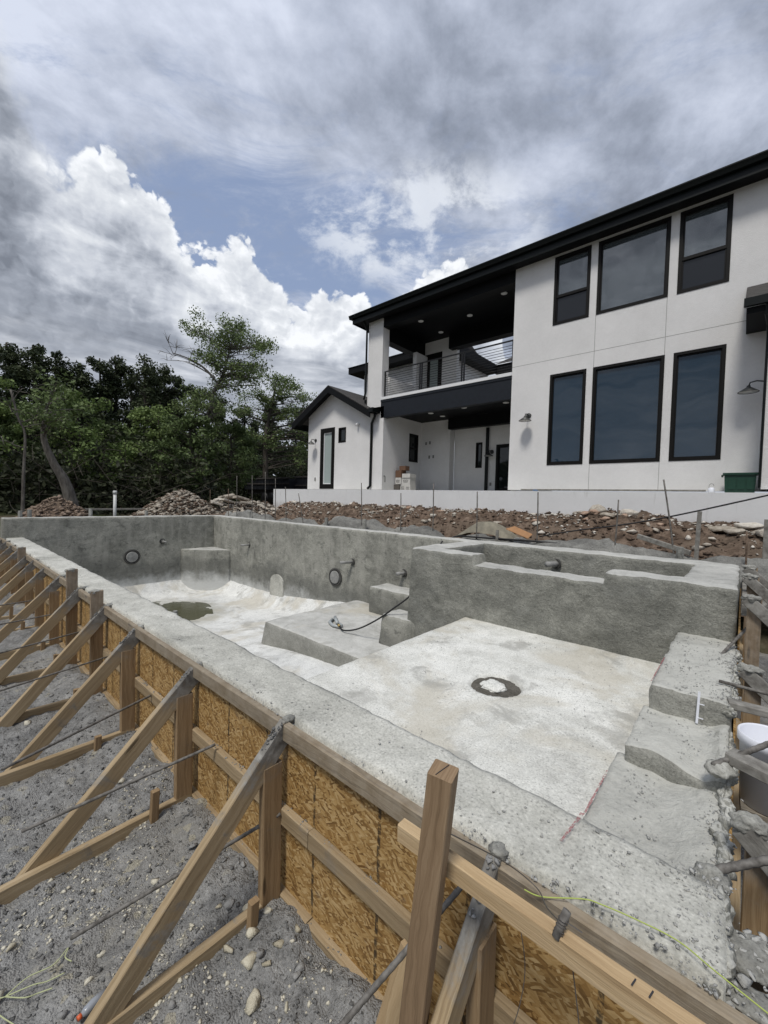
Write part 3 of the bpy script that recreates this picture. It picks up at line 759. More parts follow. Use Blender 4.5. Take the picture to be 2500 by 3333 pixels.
# spa
def spa_warp(q):
    if q.x < -3.0 and q.y < 4.75:                     # rounded outer corner, bulging towards the foot
        cx_, cy_ = -3.2, 4.8
        if q.x < cx_ and q.y < cy_:
            d = Vector((q.x-cx_, q.y-cy_, 0)); m_ = max(abs(d.x)/.32, abs(d.y)/.30)
            if d.length > 1e-6 and m_ > 0: 
                e = sqrt((d.x/.32)**2+(d.y/.30)**2); d *= .55+.45*m_/e; q = Vector((cx_+d.x, cy_+d.y, q.z))
        q = q + Vector((-.06*max(0, (-.7-q.z)/1.3), 0, 0))
    return q
def spa_front(q):
    q = spa_warp(q)
    if -2.48 < q.x < -1.02 and q.z > -.785: q = Vector((-1.018 if q.x > -1.05 else (-2.482 if q.x < -2.45 else q.x), q.y, -.785))
    return q
rough_box('spa_front_wall', -3.50, .0, 4.5, 4.86, -3.0, ZW, 'shotcrete_spa', pool, (.028, .045, .04), .025, .013, 5, .007, 17, spa_front, ((2, 0),))
rough_box('spa_side_wall', -3.52, -3.12, 4.78, 6.2, -3.0, ZW, 'shotcrete_spa', pool, (.05, .05, .05), .03, .012, 5, .006, 17, None, ((2, 0),))
rough_box('spa_back_wall', -3.3, -.02, 6.03, 6.50, -2.4, ZW+.004, 'shotcrete_spa', pool, (.05, .05, .05), .025, .010, 5, .005, 17, None, ((2, 0),))
rough_box('spa_side_wall', -.41, .0, 4.8, 6.50, -2.3, ZW, 'shotcrete_spa', pool, (.045, .045, .05), .025, .010, 5, .005, 17, None, ((2, 0),))
rough_box('spa_floor', -3.2, -.3, 4.75, 6.15, -2.0, -1.55, 'shotcrete_spa', pool, (.15, .15, .15), .02, .01, 5, .004, 17, None, ((2, 0),))
# stepped right-hand wall
rough_box('end_step', -.40, .0, 3.04, 4.54, -2.3, ZT, 'shotcrete_rough', pool, (.03, .03, .05), .018, .010, 6, .007, 24, None, ((2, 0),))
def s2(q):
    t = max(0, (q.x+.30)/.30)
    if q.y < 2.75: q = q + Vector((0, -.10*t, .012*sin(q.x*17)))
    if q.x > -.10: q = q + Vector((0, 0, .04*sst(q.x, -.10, -.02)))
    return q
rough_box('end_step', -.43, .0, 2.5, 3.08, -2.3, -1.275, 'shotcrete_rough', pool, (.022, .022, .04), .014, .008, 7, .006, 24, s2, ((2, 0),))
def s3(q):
    if q.x > -.24 and q.z > -1.45: q = q + Vector((0, 0, .07*sst(q.x, -.24, -.03)))
    return q
rough_box('end_step', -.475, .0, 1.5, 2.58, -2.3, -1.375, 'shotcrete_rough', pool, (.022, .025, .05), .014, .007, 7, .006, 24, s3, ((2, 0),))
Pc = []
for _ in range(1300):                                   # ragged rebound along the outer lip
    y = random.uniform(1.25, 4.45); zt_ = ZT if y > 3.04 or y < 1.6 else -1.20
    Pc.append((-.02+random.gauss(0, .02), y, (zt_ if zt_ > -1.15 else -1.30)-.012+random.uniform(-.035, .018)))
scatter('rebound_crust', np.array(Pc), np.array([.003+.010*random.random()**2 for _ in Pc]), 'pale_crumb', parent=pool)
# light niches, return pipes, skimmer mark
def niche(c, ax, rad):
    """dark ring let into the wall, capped disc inside"""
    o = MB().lathe(c, [(rad*1.22, -.01), (rad*1.25, .012), (rad*1.0, .016), (rad*.98, .004)], 28, ax).build('light_niche', 'niche_grey', pool, True)
    c2 = Vector(c)+Vector(ax)*.006
    m_ = MB().lathe(c2, [(rad*.86, -.01), (rad*.86, .024), (rad*.80, .030), (.01, .032)], 28, ax)
    z = Vector(ax); x = z.orthogonal().normalized()
    for k in range(4):
        d = (Matrix.Rotation(k*PI/4, 3, z) @ x); m_.bar(c2+z*.032-d*rad*.75, c2+z*.032+d*rad*.75, .012, .008, z)
    m_.build('niche_cap', 'pipe_grey', o)
niche((-12.475, 3.79, -1.77), (1, 0, 0), .165); niche((-6.73, 6.065, -1.76), (0, -1, 0), .165)
def pipe(c, d, L=.2, rad=.024, drop=0):
    c, d = Vector(c), Vector(d)
    o = MB().lathe(c, [(.075, -.02), (.078, .004), (.045, -.012)], 20, d).build('pipe_sleeve', 'niche_grey', pool, True)
    MB().tube([c-d*.05, c+d*L*.6+Vector((0, 0, -drop*.5)), c+d*L+Vector((0, 0, -drop))], [rad, rad, rad*1.05], 12).build('stub_pipe', 'pipe_grey', o, True)
pipe((-12.485, 4.57, -1.39), (1, .12, 0)); pipe((-10.37, 6.07, -1.39), (-.25, -1, 0), .22); pipe((-6.21, 6.07, -1.36), (-.35, -1, 0), .26, .03); pipe((-4.80, 6.07, -1.40), (-.3, -1, 0), .15, .035); pipe((-1.98, 6.02, -.86), (-.5, -1, 0), .16, .038)
# arched recess patched paler than the wall
arch = [(-9.26, -2.62), (-9.24, -2.25)] + [(-8.96+.28*cos(t), -2.22+.2*sin(t)) for t in np.linspace(PI, 0, 12)] + [(-8.66, -2.62)]
MB().prism(arch, lambda a, b, t: (a, t, b), 6.09, 6.045).build('skimmer_patch', 'shotcrete_top', pool)
# standing rain water in the deep end
pud = MB(); ring = [(-10.15+1.25*cos(t)*(1+.10*sin(2*t+1)+.06*sin(5*t)), 3.92+.98*sin(t)*(1+.12*cos(3*t)), -2.868) for t in np.linspace(0, 2*PI, 60, endpoint=False)]
pud.add(ring, [tuple(range(60))]); props(pud.build('rain_water', 'murky_water'), kind='structure')
props(MB().tube([(-10.05, 3.98, -2.95), (-10.05, 3.98, -2.80)], .05, 12).build('drain_pipe', 'pipe_grey'), 'short grey drain pipe standing in the puddle of the deep end', 'pipe')
# red marking paint on the coping
for i, (a, b, wd) in enumerate((((-.468, 1.93, -1.360), (-.466, 2.32, -1.360), .016), ((-.402, 1.38, -1.104), (-.386, 1.565, -1.106), .017), ((-.392, 3.06, -1.107), (-.388, 3.62, -1.107), .012))):
    m_ = MB(); a, b = Vector(a), Vector(b); n = 14; vs = []
    for k in range(n+1):
        p = a.lerp(b, k/n); ww = wd*(.5+.7*abs(noise.noise(p*25)))
        vs += [p+Vector((-ww/2, 0, .0)), p+Vector((ww/2, 0, .002))]
    m_.add(vs, [(2*k, 2*k+1, 2*k+3, 2*k+2) for k in range(n)]); m_.build('paint_mark', 'red_paint', pool)
# crumbs of rebound lying on the concrete
def crumbs(n, fx, smin, smax): 
    P = []; S = []
    while len(P) < n:
        p = fx()
        if p is None: continue
        P.append(p); S.append(smin*(smax/smin)**(random.random()**2.2))
    return np.array(P), np.array(S)
def on_beam():
    x = -12*random.random()**1.7; e = random.random()
    if noise.noise(Vector((x*3, e*2, 0))) + random.random()*.6 < .25: return None
    return (x, 1.20+.34*e**2.0, ZT+.002)
P, S = crumbs(2000, on_beam, .0015, .008); scatter('concrete_crumbs', P, S, 'pale_crumb', parent=pool)
def on_end():
    y = random.uniform(1.2, 4.4); x = -.40*random.random()**1.5
    if noise.noise(Vector((x*8, y*3, 2)))+random.random()*.7 < .3: return None
    z = ZT if y > 3.04 or y < 1.57 else (-1.275 if y > 2.52 else -1.375)
    if y < 2.9 and x > -.14 and y > 1.57: z += (.07 if y < 2.5 else .04)*sst(x, -.20, -.03)
    return (x, y, z+.004)
P, S = crumbs(2200, on_end, .0018, .008); scatter('concrete_crumbs', P, S, 'pale_crumb', parent=pool)
def on_floor():
    x, y = random.uniform(-2.5, -.45), random.uniform(1.7, 4.4)
    if noise.noise(Vector((x*1.5, y*1.5, 7)))+random.random()*.5 < .35 or math.hypot(x-DR[0], y-DR[1]) < .22: return None
    return (x, y, -1.447)
P, S = crumbs(800, on_floor, .002, .006); scatter('concrete_crumbs', P, S, 'pale_crumb', parent=pool)

# ------------------------------------------------------------------ front formwork
form = thing('form_wall', 'long wall of OSB sheets and lumber rails holding the near side of the pool', 'formwork', (-6, 1.2, ZB))
YO, YR = 1.216, 1.176
for k in range(6):
    x1 = .34-2.44*k; x0 = max(x1-2.436, -12.9)
    MB().box(x0, x1, YO+.001*(k % 2), YO+.012, -2.02, -1.15).build('osb_panel', 'osb', form)
def rail(z0, z1, name, th=.038, xs=(.36, -1.45, -4.0, -7.3, -10.2, -12.9), dz=0):
    for a, b in zip(xs, xs[1:]):
        j = random.uniform(-.004, .004)
        MB().bar((a-.002, YR+th/2, (z0+z1)/2+j), (b+.002, YR+th/2, (z0+z1)/2-j), z1-z0, th, (0, 1, 0), .005).build(name, 'rail_lumber', form)
rail(-1.212, -1.128, 'top_rail', xs=(.36, -1.66, -3.96, -6.9, -9.9, -12.9)); rail(-1.64, -1.555, 'middle_rail'); rail(-2.08, -1.995, 'bottom_rail', .05)
# spatter lying on the middle and bottom rails
P = []; S = []
for _ in range(900):
    x = -11*random.random()**1.6+.2; lv = random.choice((-1.555, -1.995, -1.555))
    if noise.noise(Vector((x*4, lv, 0))) < -.05: continue
    P.append((x, YR+random.uniform(.004, .036), lv+.001)); S.append(random.uniform(.003, .008))
scatter('cement_spatter', np.array(P), np.array(S), 'grey_crumb', parent=form)

ORD = ['first', 'second', 'third', 'fourth', 'fifth', 'sixth', 'seventh', 'eighth', 'ninth', 'tenth', 'eleventh', 'twelfth', 'thirteenth', 'fourteenth', 'fifteenth', 'sixteenth']
FR = [-.54, -1.68, -2.69, -3.79, -4.72, -5.72, -6.65, -7.65, -8.5, -9.25, -10.1, -10.9, -11.7, -12.4]
FOOT = [.36, .31, .29, .36, .40, .38]
TOP = {4: -.975, 5: -.90, 9: -1.0}
for i, x in enumerate(FR):
    t = thing('brace_frame', '%s sloping timber brace along the pool form, counted from the tall post' % ORD[i] if i else 'sloping timber brace right behind the tall square post, cement on its top end', 'timber brace', (x, 1.0, ZB), 'timber braces along the pool form')
    jz = random.uniform(-.015, .015)
    MB().bar((x, 1.128, -2.0), (x+random.uniform(-.01, .01), 1.128, TOP.get(i, -1.315)), .044, .104, (0, 1, 0), .004).build('stud', 'stud_lumber', t)
    xb = x+(.040 if i in TOP else -.004); yb = FOOT[i] if i < 6 else .36+random.uniform(-.06, .05)
    d = Vector((0, yb-1.20, -2.09+1.165)).normalized()
    MB().bar((xb, 1.225, -1.158+jz), (xb-.03+random.uniform(-.03, .02), yb, -2.10), .104, .044, (1, 0, 0), .004).build('brace', 'form_lumber', t)
    MB().bar((x, 1.172, -2.036), (x+random.uniform(-.04, .02), .10+random.uniform(-.1, .05), -2.03+random.uniform(-.01, .01)), .044, .110, (0, 0, 1), .004).build('foot_board', 'form_lumber', t)
    ys = (.97, 1.0, .93, .9, .95)[i % 5]
    MB().bar((x+.046, ys, -2.16), (x+.052, ys+.01, -1.93+.05*((i*7) % 3)), .034, .045, (0, 1, 0), .004).build('stake', 'stud_lumber', t)
    lump('cement_lump', (xb, 1.222, -1.132+jz), (.028, .030, .018), t, i*2.3+1)
    d_ = Vector((0, .695, .72)); nq = Vector((0, -.72, .695))
    Pc = [tuple(Vector((xb, 1.22, -1.16+jz))-d_*random.uniform(0, .16)**1.0+nq*.052+Vector((random.uniform(-.02, .02), 0, 0))) for _ in range(26)]
    scatter('cement_crust', np.array(Pc), np.array([random.uniform(.004, .013) for _ in Pc]), 'grey_crumb', parent=t, protos=PROT)
    if i in TOP: lump('cement_lump', (x, 1.115, TOP[i]-.01), (.03, .052, .022), t, i*1.3+5)
# reinforcing bars sticking out through the form
def ribbed(p, q, rad, name, material, label, cat, group=None, rings=True, bend=0.0):
    p, q = Vector(p), Vector(q); L = (q-p).length; n = max(4, int(L/(.016 if rings else .15)))
    pts = []; rs = []
    side = (q-p).cross(Vector((0, 0, 1))).normalized() if abs((q-p).normalized().z) < .95 else Vector((1, 0, 0))
    for k in range(n+1):
        t = k/n; pts.append(p.lerp(q, t) + side*bend*sin(PI*t)); rs.append(rad*(1.10 if rings and k % 2 else .96))
    o = MB().tube(pts, rs, 8 if rings else 7).build(name, material, None, True)
    return props(o, label, cat, group)
GR = 'reinforcing bars poking out of the near form'
rb = [((-.60, 1.17, -1.19), (-.86, .62, -1.60)), ((-1.66, 1.17, -1.575), (-2.02, .40, -1.86)), ((-2.34, 1.17, -1.515), (-2.62, .32, -1.70)), ((-3.40, 1.17, -1.58), (-2.95, .28, -1.52)), ((-4.50, 1.17, -1.58), (-4.35, .20, -1.62)), ((-5.45, 1.17, -1.56), (-5.3, .10, -1.62)), ((-6.5, 1.17, -1.57), (-6.4, .10, -1.6)), ((-7.5, 1.17, -1.57), (-7.4, .10, -1.58))]
for i, (a, b) in enumerate(rb):
    ribbed(a, b, .0085, 'rebar', 'rebar_steel', ('bare steel bar poking out of the near form, %s from the tall post' % ORD[i]), 'rebar', GR, i < 4)

# tall post and ledger in the foreground
post = thing('tall_post', 'tall square brown timber post with a split top standing in front of the form', 'timber post', (-.75, .9, ZB))
a, b = Vector((-.555, .892, -.700)), Vector((-.680, .885, -2.1))
MB().bar(b, a, .066, .066, (.97, .25, 0), .003).build('post', 'redwood_post', post)
# sawn top, lighter end grain, with its check
tz = (a-b).normalized(); e1 = tz.cross(Vector((.97, .25, 0))).normalized(); e2 = e1.cross(tz)
MB().bar(a+e1*.028+e2*.006+tz*.0008, a-e1*.026-e2*.012+tz*.0008, .0022, .0016, tz).build('split', 'print_dark', post)
led = MB().bar((-.735, .954, -.997), (1.2, .954, -.990), .036, .054, (0, 0, 1), .003).build('ledger_board', 'fresh_pine')
props(led, 'pale fresh pine batten running level behind the tall square post', 'timber board')
for k_, (x, y) in enumerate(((-.128, .951), (-.098, .951))): MB().bar((x, y-.012, -.9625), (x+.004, y+.006, -.9625), .003, .001, (0, 0, 1)).build('pencil_mark', 'print_dark', led)
bt = thing('nail_bundle', 'short grey steel pin bound with wire on the pale pine batten', 'steel pin', (-.29, .97, -.95))
MB().tube([(-.276, .938, -.975), (-.262, .968, -.925)], .009, 10).build('pin', 'rebar_steel', bt, True)
m_ = MB()
for k in range(5):
    t = (k-2)*.0075+random.uniform(-.002, .002); c = Vector((-.270, .951, -.955))+Vector((.22, .55, .9)).normalized()*t
    m_.tube([c+(Vector((cos(q), 0, 0))*.0108 + Vector((0, .85+.4*(k-2)*.5, -.5))*.0108*sin(q)) for q in np.linspace(0, 2*PI, 13)], 0.0011, 5)
m_.tube([(-.262, .955, -.94), (-.227, .96, -.945)], .0015, 5); m_.build('wire_wrap', 'tie_wire', bt)
props(MB().bar((-.755, 1.06, -1.50), (-.90, 1.02, -2.1), .10, .02, (.2, 1, .1), .002).build('plywood_offcut', 'fresh_pine'), 'pale plywood offcut leaning between the tall post and the form', 'plywood')
def wire(name, pts, rad, material, label, cat, group=None, n=24):
    pts = [Vector(p) for p in pts]; out = []
    for i in range(len(pts)-1):
        p0, p1, p2, p3 = pts[max(i-1, 0)], pts[i], pts[i+1], pts[min(i+2, len(pts)-1)]
        for k in range(n//4):
            t = k/(n//4); out.append(.5*((2*p1)+(p2-p0)*t+(2*p0-5*p1+4*p2-p3)*t*t+(3*p1-p0-3*p2+p3)*t**3))
    out.append(pts[-1]); o = MB().tube(out, rad, 6).build(name, material, None, True)
    return props(o, label, cat, group)
wire('tie_wire', [(-.53, .90, -.86), (-.47, 1.10, -1.03), (-.40, 1.16, -1.10), (-.33, 1.04, -1.02), (-.272, .96, -.955)], .0016, 'tie_wire', 'thin dark wire running from the tall post to the wire-bound pin', 'wire')
wire('tie_wire', [(-.44, 1.14, -1.20), (-.40, 1.10, -1.30), (-.41, 1.05, -1.42), (-.45, 1.02, -1.46)], .0013, 'tie_wire', 'thin loose wire curling down beside the brace behind the tall post', 'wire')
wire('tie_wire', [(-.26, .99, -1.02), (-.22, .96, -1.20), (-.20, .93, -1.40)], .0013, 'tie_wire', 'thin loose wire hanging straight down below the pale pine batten', 'wire')
wire('mason_line', [(-.43, 1.15, -1.12), (-.385, 1.165, -1.122), (-.29, 1.215, -1.100), (-.25, 1.235, -1.102), (-.17, 1.25, -1.098), (-.08, 1.262, -1.098), (-.01, 1.24, -1.096), (.06, 1.225, -1.100), (.16, 1.21, -1.11)], .0017, 'string_yellow', 'yellow-green mason line lying along the near rim of the pool', 'string')
for i, pts_ in enumerate(([(-2.13, .21, -2.03), (-2.14, .28, -2.02), (-2.12, .36, -2.02), (-2.15, .415, -2.015), (-2.12, .40, -2.02), (-2.08, .415, -2.02)], [(-2.13, .21, -2.03), (-2.09, .29, -2.02), (-2.07, .33, -2.025), (-2.05, .385, -2.02)], [(-2.13, .21, -2.03), (-2.06, .26, -2.02), (-2.05, .30, -2.03), (-2.02, .34, -2.02)], [(-2.13, .21, -2.03), (-2.15, .16, -2.03), (-2.05, .19, -2.02), (-1.98, .22, -2.02)])):
    wire('string_scrap', pts_, .0022, 'string_pale', ('longest pale strand of the string tangle on the gravel, looped at its end', 'short pale strand in the middle of the string tangle on the gravel', 'lower pale strand of the string tangle on the gravel', 'lowest pale strand of the string tangle, running along the picture edge')[i], 'string', 'strands of the pale string tangle')

# ------------------------------------------------------------------ right-hand formwork
side = thing('side_form', 'OSB and lumber form along the right end of the pool', 'formwork', (.05, 3.5, ZB))
MB().box(.012, .024, 1.25, 4.42, -2.1, -1.50).build('osb_panel', 'osb', side)
MB().box(.012, .024, 4.42, 6.5, -2.1, -.95).build('osb_panel', 'osb', side)
for a, b, z in ((4.46, 6.5, -.83), (1.3, 4.4, -1.75), (4.46, 6.5, -1.5)):
    MB().bar((.044, a, z), (.044, b, z), .038, .088, (0, 0, 1), .004).build('rail', 'form_lumber', side)
SY = [(1.98, -1.13), (3.72, -1.08), (4.36, -.70), (5.22, -.64), (5.86, -.62)]
for i, (y, zt) in enumerate(SY):
    t = thing('brace_frame', 'timber stud and sloping brace on the right end form, %s from the near corner' % ORD[i], 'timber brace', (.1, y, ZB), 'timber braces on the right end form')
    MB().bar((.10, y, -2.1), (.10, y, zt), .088, .038, (0, 1, 0), .004).build('stud', 'stud_lumber', t)
    MB().bar((.05, y-.04, zt-.01), (1.1, y-.02, zt-1.05), .038, .088, (.7, 0, .7), .004).build('brace', 'form_lumber', t)
    MB().bar((.06, y+.04, -2.03), (1.2, y+.04, -2.03), .038, .088, (0, 0, 1), .004).build('foot_board', 'form_lumber', t)
    lump('cement_lump', (.075, y-.02, zt+.0), (.060, .045, .028), t, 31+i)
props(MB().bar((-.02, 3.10, -1.13), (.75, 3.24, -1.16), .07, .04, (0, 0, 1), .005).build('spattered_board', 'grey_stake'), 'cement-caked board lying outwards from the right end wall, farther of two', 'timber board')
props(MB().bar((.0, 2.47, -1.14), (.75, 2.18, -1.17), .09, .05, (0, 0, 1), .005).build('spattered_board', 'grey_stake'), 'cement-caked board lying outwards below the white bucket', 'timber board')
# corner cleats caked with shotcrete
cl = thing('corner_cleat', 'brown lumber block caked with torn shotcrete at the near right corner', 'timber block', (.1, 1.42, -1.3))
MB().bar((.02, 1.46, -1.30), (.5, 1.46, -1.32), .05, .20, (0, 0, 1), .004).build('block', 'stud_lumber', cl)
MB().bar((.02, 1.32, -1.26), (.6, 1.32, -1.28), .05, .12, (0, 0, 1), .004).build('block', 'stud_lumber', cl)
lump('cement_lump', (.07, 1.47, -1.20), (.10, .065, .022), cl, 51); lump('cement_lump', (.09, 1.325, -1.20), (.11, .045, .016), cl, 57)
Pc = [(.0+.28*random.random()**1.3, random.choice((1.47, 1.325))+random.gauss(0, .028), -1.192+random.uniform(-.012, .014)) for _ in range(420)]
scatter('cement_crust', np.array(Pc), np.array([.004+.016*random.random()**2 for _ in Pc]), 'pale_crumb', parent=cl, protos=PROT)
GR2 = 'reinforcing bars projecting at the right end'
ribbed((-.08, 4.08, -1.13), (.42, 5.6, -.62), .011, 'rebar', 'rebar_steel', 'steel bar slanting up from the right end wall in front of the spa corner', 'rebar', GR2)
ribbed((-.07, 3.36, -1.10), (.6, 3.30, -1.10), .010, 'rebar', 'rebar_steel', 'cement-coated steel bar lying level across the right end wall', 'rebar', GR2)
ribbed((-.055, 2.38, -1.17), (.42, 2.86, -.93), .012, 'rebar', 'rebar_steel', 'steel bar slanting up over the white bucket at the right end', 'rebar', GR2)
ribbed((-.035, 1.70, -1.19), (.40, 2.0, -1.0), .0125, 'rebar', 'rebar_steel', 'nearest steel bar slanting up from the right end wall, ribs clear to see', 'rebar', GR2)
lump('cement_lump', (-.03, 2.40, -1.19), (.05, .05, .03), pool, 71); lump('cement_lump', (-.03, 1.70, -1.21), (.05, .05, .035), pool, 73)
for k_ in range(46):                                    # torn lip hanging over the form at the right end
    y = 1.28+3.1*k_/45; zt_ = ZT if y > 3.04 else (-1.25 if y > 1.6 else ZT)
    lump('torn_lip', (-.008+random.uniform(-.012, .016), y, zt_-.045), (random.uniform(.018, .034), random.uniform(.035, .06), random.uniform(.02, .04)), pool, 80+k_, 'shotcrete_rough')
bk = thing('bucket', 'white plastic bucket standing outside the right end wall', 'bucket', (.155, 2.82, -1.49))
MB().lathe((.155, 2.82, -1.49), [(.108, 0), (.120, .30), (.130, .305), (.130, .35), (.125, .353), (.119, .345), (.110, .03), (.01, .025)], 32).build('pail', 'white_plastic', bk, True)
props(MB().bar((.05, 2.80, -1.515), (1.0, 2.84, -1.515), .18, .04, (0, 0, 1), .004).build('support_plank', 'grey_stake'), 'plank outside the right end wall that carries the white bucket', 'plank')
sp_ = MB(); a, b = Vector((-.155, 2.72, -1.262)), Vector((-.150, 2.98, -1.105))
sp_.bar((-.152, 3.0, -1.262), (-.148, 3.02, -1.08), .012, .004, (0, 1, 0))
for t in (.18, .62): 
    p = Vector((-.152, 3.0, -1.262)).lerp(Vector((-.148, 3.02, -1.08)), t); sp_.bar(p, p+Vector((.028, 0, 0)), .006, .004, (0, 0, 1))
props(sp_.build('plastic_spacer', 'white_plastic'), 'small white plastic comb strip leaning on the upper concrete step', 'plastic strip')

# ------------------------------------------------------------------ loose things on and around the pool
spk = thing('hose_sprinkler', 'grey ring lawn sprinkler with brass fitting on the pool platform', 'sprinkler', (-5.1, 4.7, -2.14))
c = Vector((-4.98, 4.66, -2.12))
pts_ = [(-5.28, 4.72), (-5.20, 4.58), (-5.02, 4.50), (-4.90, 4.52), (-4.92, 4.60), (-5.08, 4.66), (-5.24, 4.78), (-5.28, 4.72)]
MB().tube([(x, y, -2.118) for x, y in pts_], .026, 8).build('frame', 'grey_plastic', spk, True)
MB().tube([(-5.24, 4.74, -2.075), (-4.97, 4.55, -2.08)], .028, 10).build('spray_tube', 'grey_plastic', spk, True)
MB().tube([(-4.93, 4.53, -2.09), (-4.86, 4.50, -2.09)], .022, 10).build('fitting', 'brass', spk, True)
wire('garden_hose', [(-4.86, 4.50, -2.09), (-4.70, 4.44, -2.11), (-4.40, 4.45, -2.02), (-4.05, 4.46, -1.82), (-3.78, 4.55, -1.60), (-3.56, 4.75, -1.34), (-3.54, 5.0, -1.0), (-3.45, 5.3, -.62)], .013, 'hose_black', 'black garden hose dropping over the spa wall to the sprinkler', 'hose', n=40)
wire('water_pipe', [(-4.15, 6.62, -.72), (-4.0, 6.68, -.66), (-3.4, 6.72, -.645), (-2.6, 6.75, -.63), (-2.2, 6.8, -.64)], .016, 'hose_black', 'black pipe lying along the back rim above the spa', 'pipe', n=24)
wire('power_cable', [(-2.75, 7.4, -.60), (-2.2, 7.45, -.46), (-1.1, 7.5, -.22), (.25, 7.5, .20), (2.0, 7.5, .80)], .013, 'hose_black', 'black cable stretched up to the right over the soil berm', 'cable', n=24)
tp = MB(); vs = []; n = 22
for i in range(n+1):
    for j in range(10):
        x = -4.25+1.2*i/n; y = 6.95+.55*j/9
        z = -.70+.34*sin(PI*i/n)**.8*(.35+.65*sin(PI*(j/9)**.7)) + .03*noise.noise(Vector((x*5, y*5, 0)))
        vs.append((x, y, z))
tp.add(vs, [(i*10+j, (i+1)*10+j, (i+1)*10+j+1, i*10+j+1) for i in range(n) for j in range(9)])
props(tp.build('tarp', 'tarp_tan', None, True), 'crumpled tan tarp over a heap behind the spa', 'tarp')
props(MB().add([(-3.12, 6.80, -.46), (-2.74, 6.86, -.60), (-2.70, 6.94, -.53), (-3.02, 6.94, -.41), (-3.12, 6.80, -.47), (-2.74, 6.86, -.61), (-2.70, 6.94, -.54), (-3.02, 6.94, -.42)], [(0, 1, 2, 3), (7, 6, 5, 4), (0, 4, 5, 1), (1, 5, 6, 2), (2, 6, 7, 3), (3, 7, 4, 0)]).build('plywood_scrap', 'plywood_orange'), 'bent orange plywood scrap lying beside the tan tarp', 'plywood')
props(MB().bar((-1.15, 7.0, -.44), (-.50, 6.72, -.60), .04, .07, (0, 0, 1), .006).build('old_board', 'grey_stake'), 'grey weathered board lying on the spoil right of the spa', 'timber board')
for i, (x, y, zt, zb, wd, lean, lab) in enumerate(((-.44, 7.0, -.045, -.9, .05, .02, 'grey timber stake driven behind the spa, standing before the white wall'), (.235, 7.0, -.12, -.9, .06, 0, 'timber stake at the far right edge behind the spa'), (-3.24, 6.72, -.49, -.9, .045, 0, 'short pale timber stake beside the orange plywood scrap'))):
    props(MB().bar((x-lean, y, zb), (x, y, zt), wd, .03, (0, 1, 0), .003).build('timber_stake', 'grey_stake'), lab, 'stake', 'timber stakes behind the pool')
VR = [(-16.95, 6.9, .22), (-14.49, 6.9, .16), (-12.63, 6.62, .20), (-12.10, 6.62, .61), (-11.26, 6.66, .61), (-10.54, 6.66, .70), (-10.02, 6.66, .50), (-9.53, 6.66, .26), (-8.93, 6.66, .09), (-6.62, 6.7, .36), (-5.44, 6.7, .14), (-4.63, 6.72, .34), (-3.66, 6.72, .19), (-2.57, 6.78, .19), (-1.38, 6.78, .09), (-.84, 6.78, .38), (.045, 6.8, -.27)]
lean = {8: .28, 14: -.05, 15: .2, 7: .05, 0: .02, 9: .02}
for i, (x, y, zt) in enumerate(VR):
    ribbed((x+lean.get(i, 0), y+.02, -1.0), (x, y, zt), .011, 'rebar_stake', 'rusty_rebar' if i in (0, 1, 2, 16) else 'rebar_steel', '%s upright steel bar from the left in the row behind the pool' % (ORD+['seventeenth'])[i], 'rebar', 'upright steel bars behind the pool', False, .01)
for i, (x, y) in enumerate(((-12.95, 1.55), (-12.95, 1.72), (-12.95, 2.95), (-12.97, 4.30), (-7.62, 6.53), (-6.37, 6.58), (-.60, 6.62), (-11.2, 6.55))):
    lump_ = MB().tube([(x, y, -.95), (x, y, -.52+.03*(i % 3))], [.05, .042], 7)
    props(lump_.build('grade_peg', 'spatter'), 'stub peg caked in grey cement on the pool rim, %s from the left' % ORD[[0, 1, 2, 3, 5, 6, 7, 4][i]], 'peg', 'cement-caked pegs on the pool rim')
pv = thing('vent_pipe', 'upright white PVC pipe with a cap behind the far pool wall', 'pipe', (-14, 3.79, -1.1))
MB().tube([(-14, 3.79, -1.2), (-14, 3.79, -.06)], .043, 14).build('pipe', 'pvc_white', pv, True); MB().lathe((-14, 3.79, -.07), [(.055, 0), (.055, .08), (.04, .10)], 14).build('cap', 'pvc_white', pv, True)
props(MB().bar((-16.5, 3.6, -.62), (-16.3, 5.4, -.60), .12, .06, (0, 0, 1)).build('long_board', 'grey_stake'), 'long pale board lying between the brown mound and the white pipe', 'timber board')

# rocks and rubble ------------------------------------------------------------
P = []; S = []; P2 = []; S2 = []
for _ in range(14000):
    x = .2-6.5*random.random()**1.5; y = random.uniform(.0, 1.16)
    P.append((x, y, strip_z(x, y)+.001)); S.append(.0025*(6 ** (random.random()**2.2)))
scatter('gravel', np.array(P), np.array(S), 'grey_crumb')
P = []; S = []
for _ in range(520):
    x = .2-5.5*random.random()**1.4; y = 1.14-1.1*random.random()**1.5
    if noise.noise(Vector((x*1.6, y*2.5, 9)))+random.random()*.4 < .25: continue
    P.append((x, y, strip_z(x, y)+.004)); S.append(.009+.02*random.random()**2.5)
scatter('spoil_clods', np.array(P), np.array(S), 'grey_crumb', protos=PROT)
for _ in range(7500):
    x = random.uniform(-3.3, 0); y = random.uniform(.02, 1.14); m_ = noise.noise(Vector((x*2.2, y*2.2, 3)))+.18*(1 if x > -2.6 and y < .9 else 0)
    if m_+random.random()*.35 < .28: continue
    P2.append((x, y, strip_z(x, y)+.0)); S2.append(.003*(5.0 ** (random.random()**2.1)))
scatter('limestone_chips', np.array(P2), np.array(S2), 'limestone')
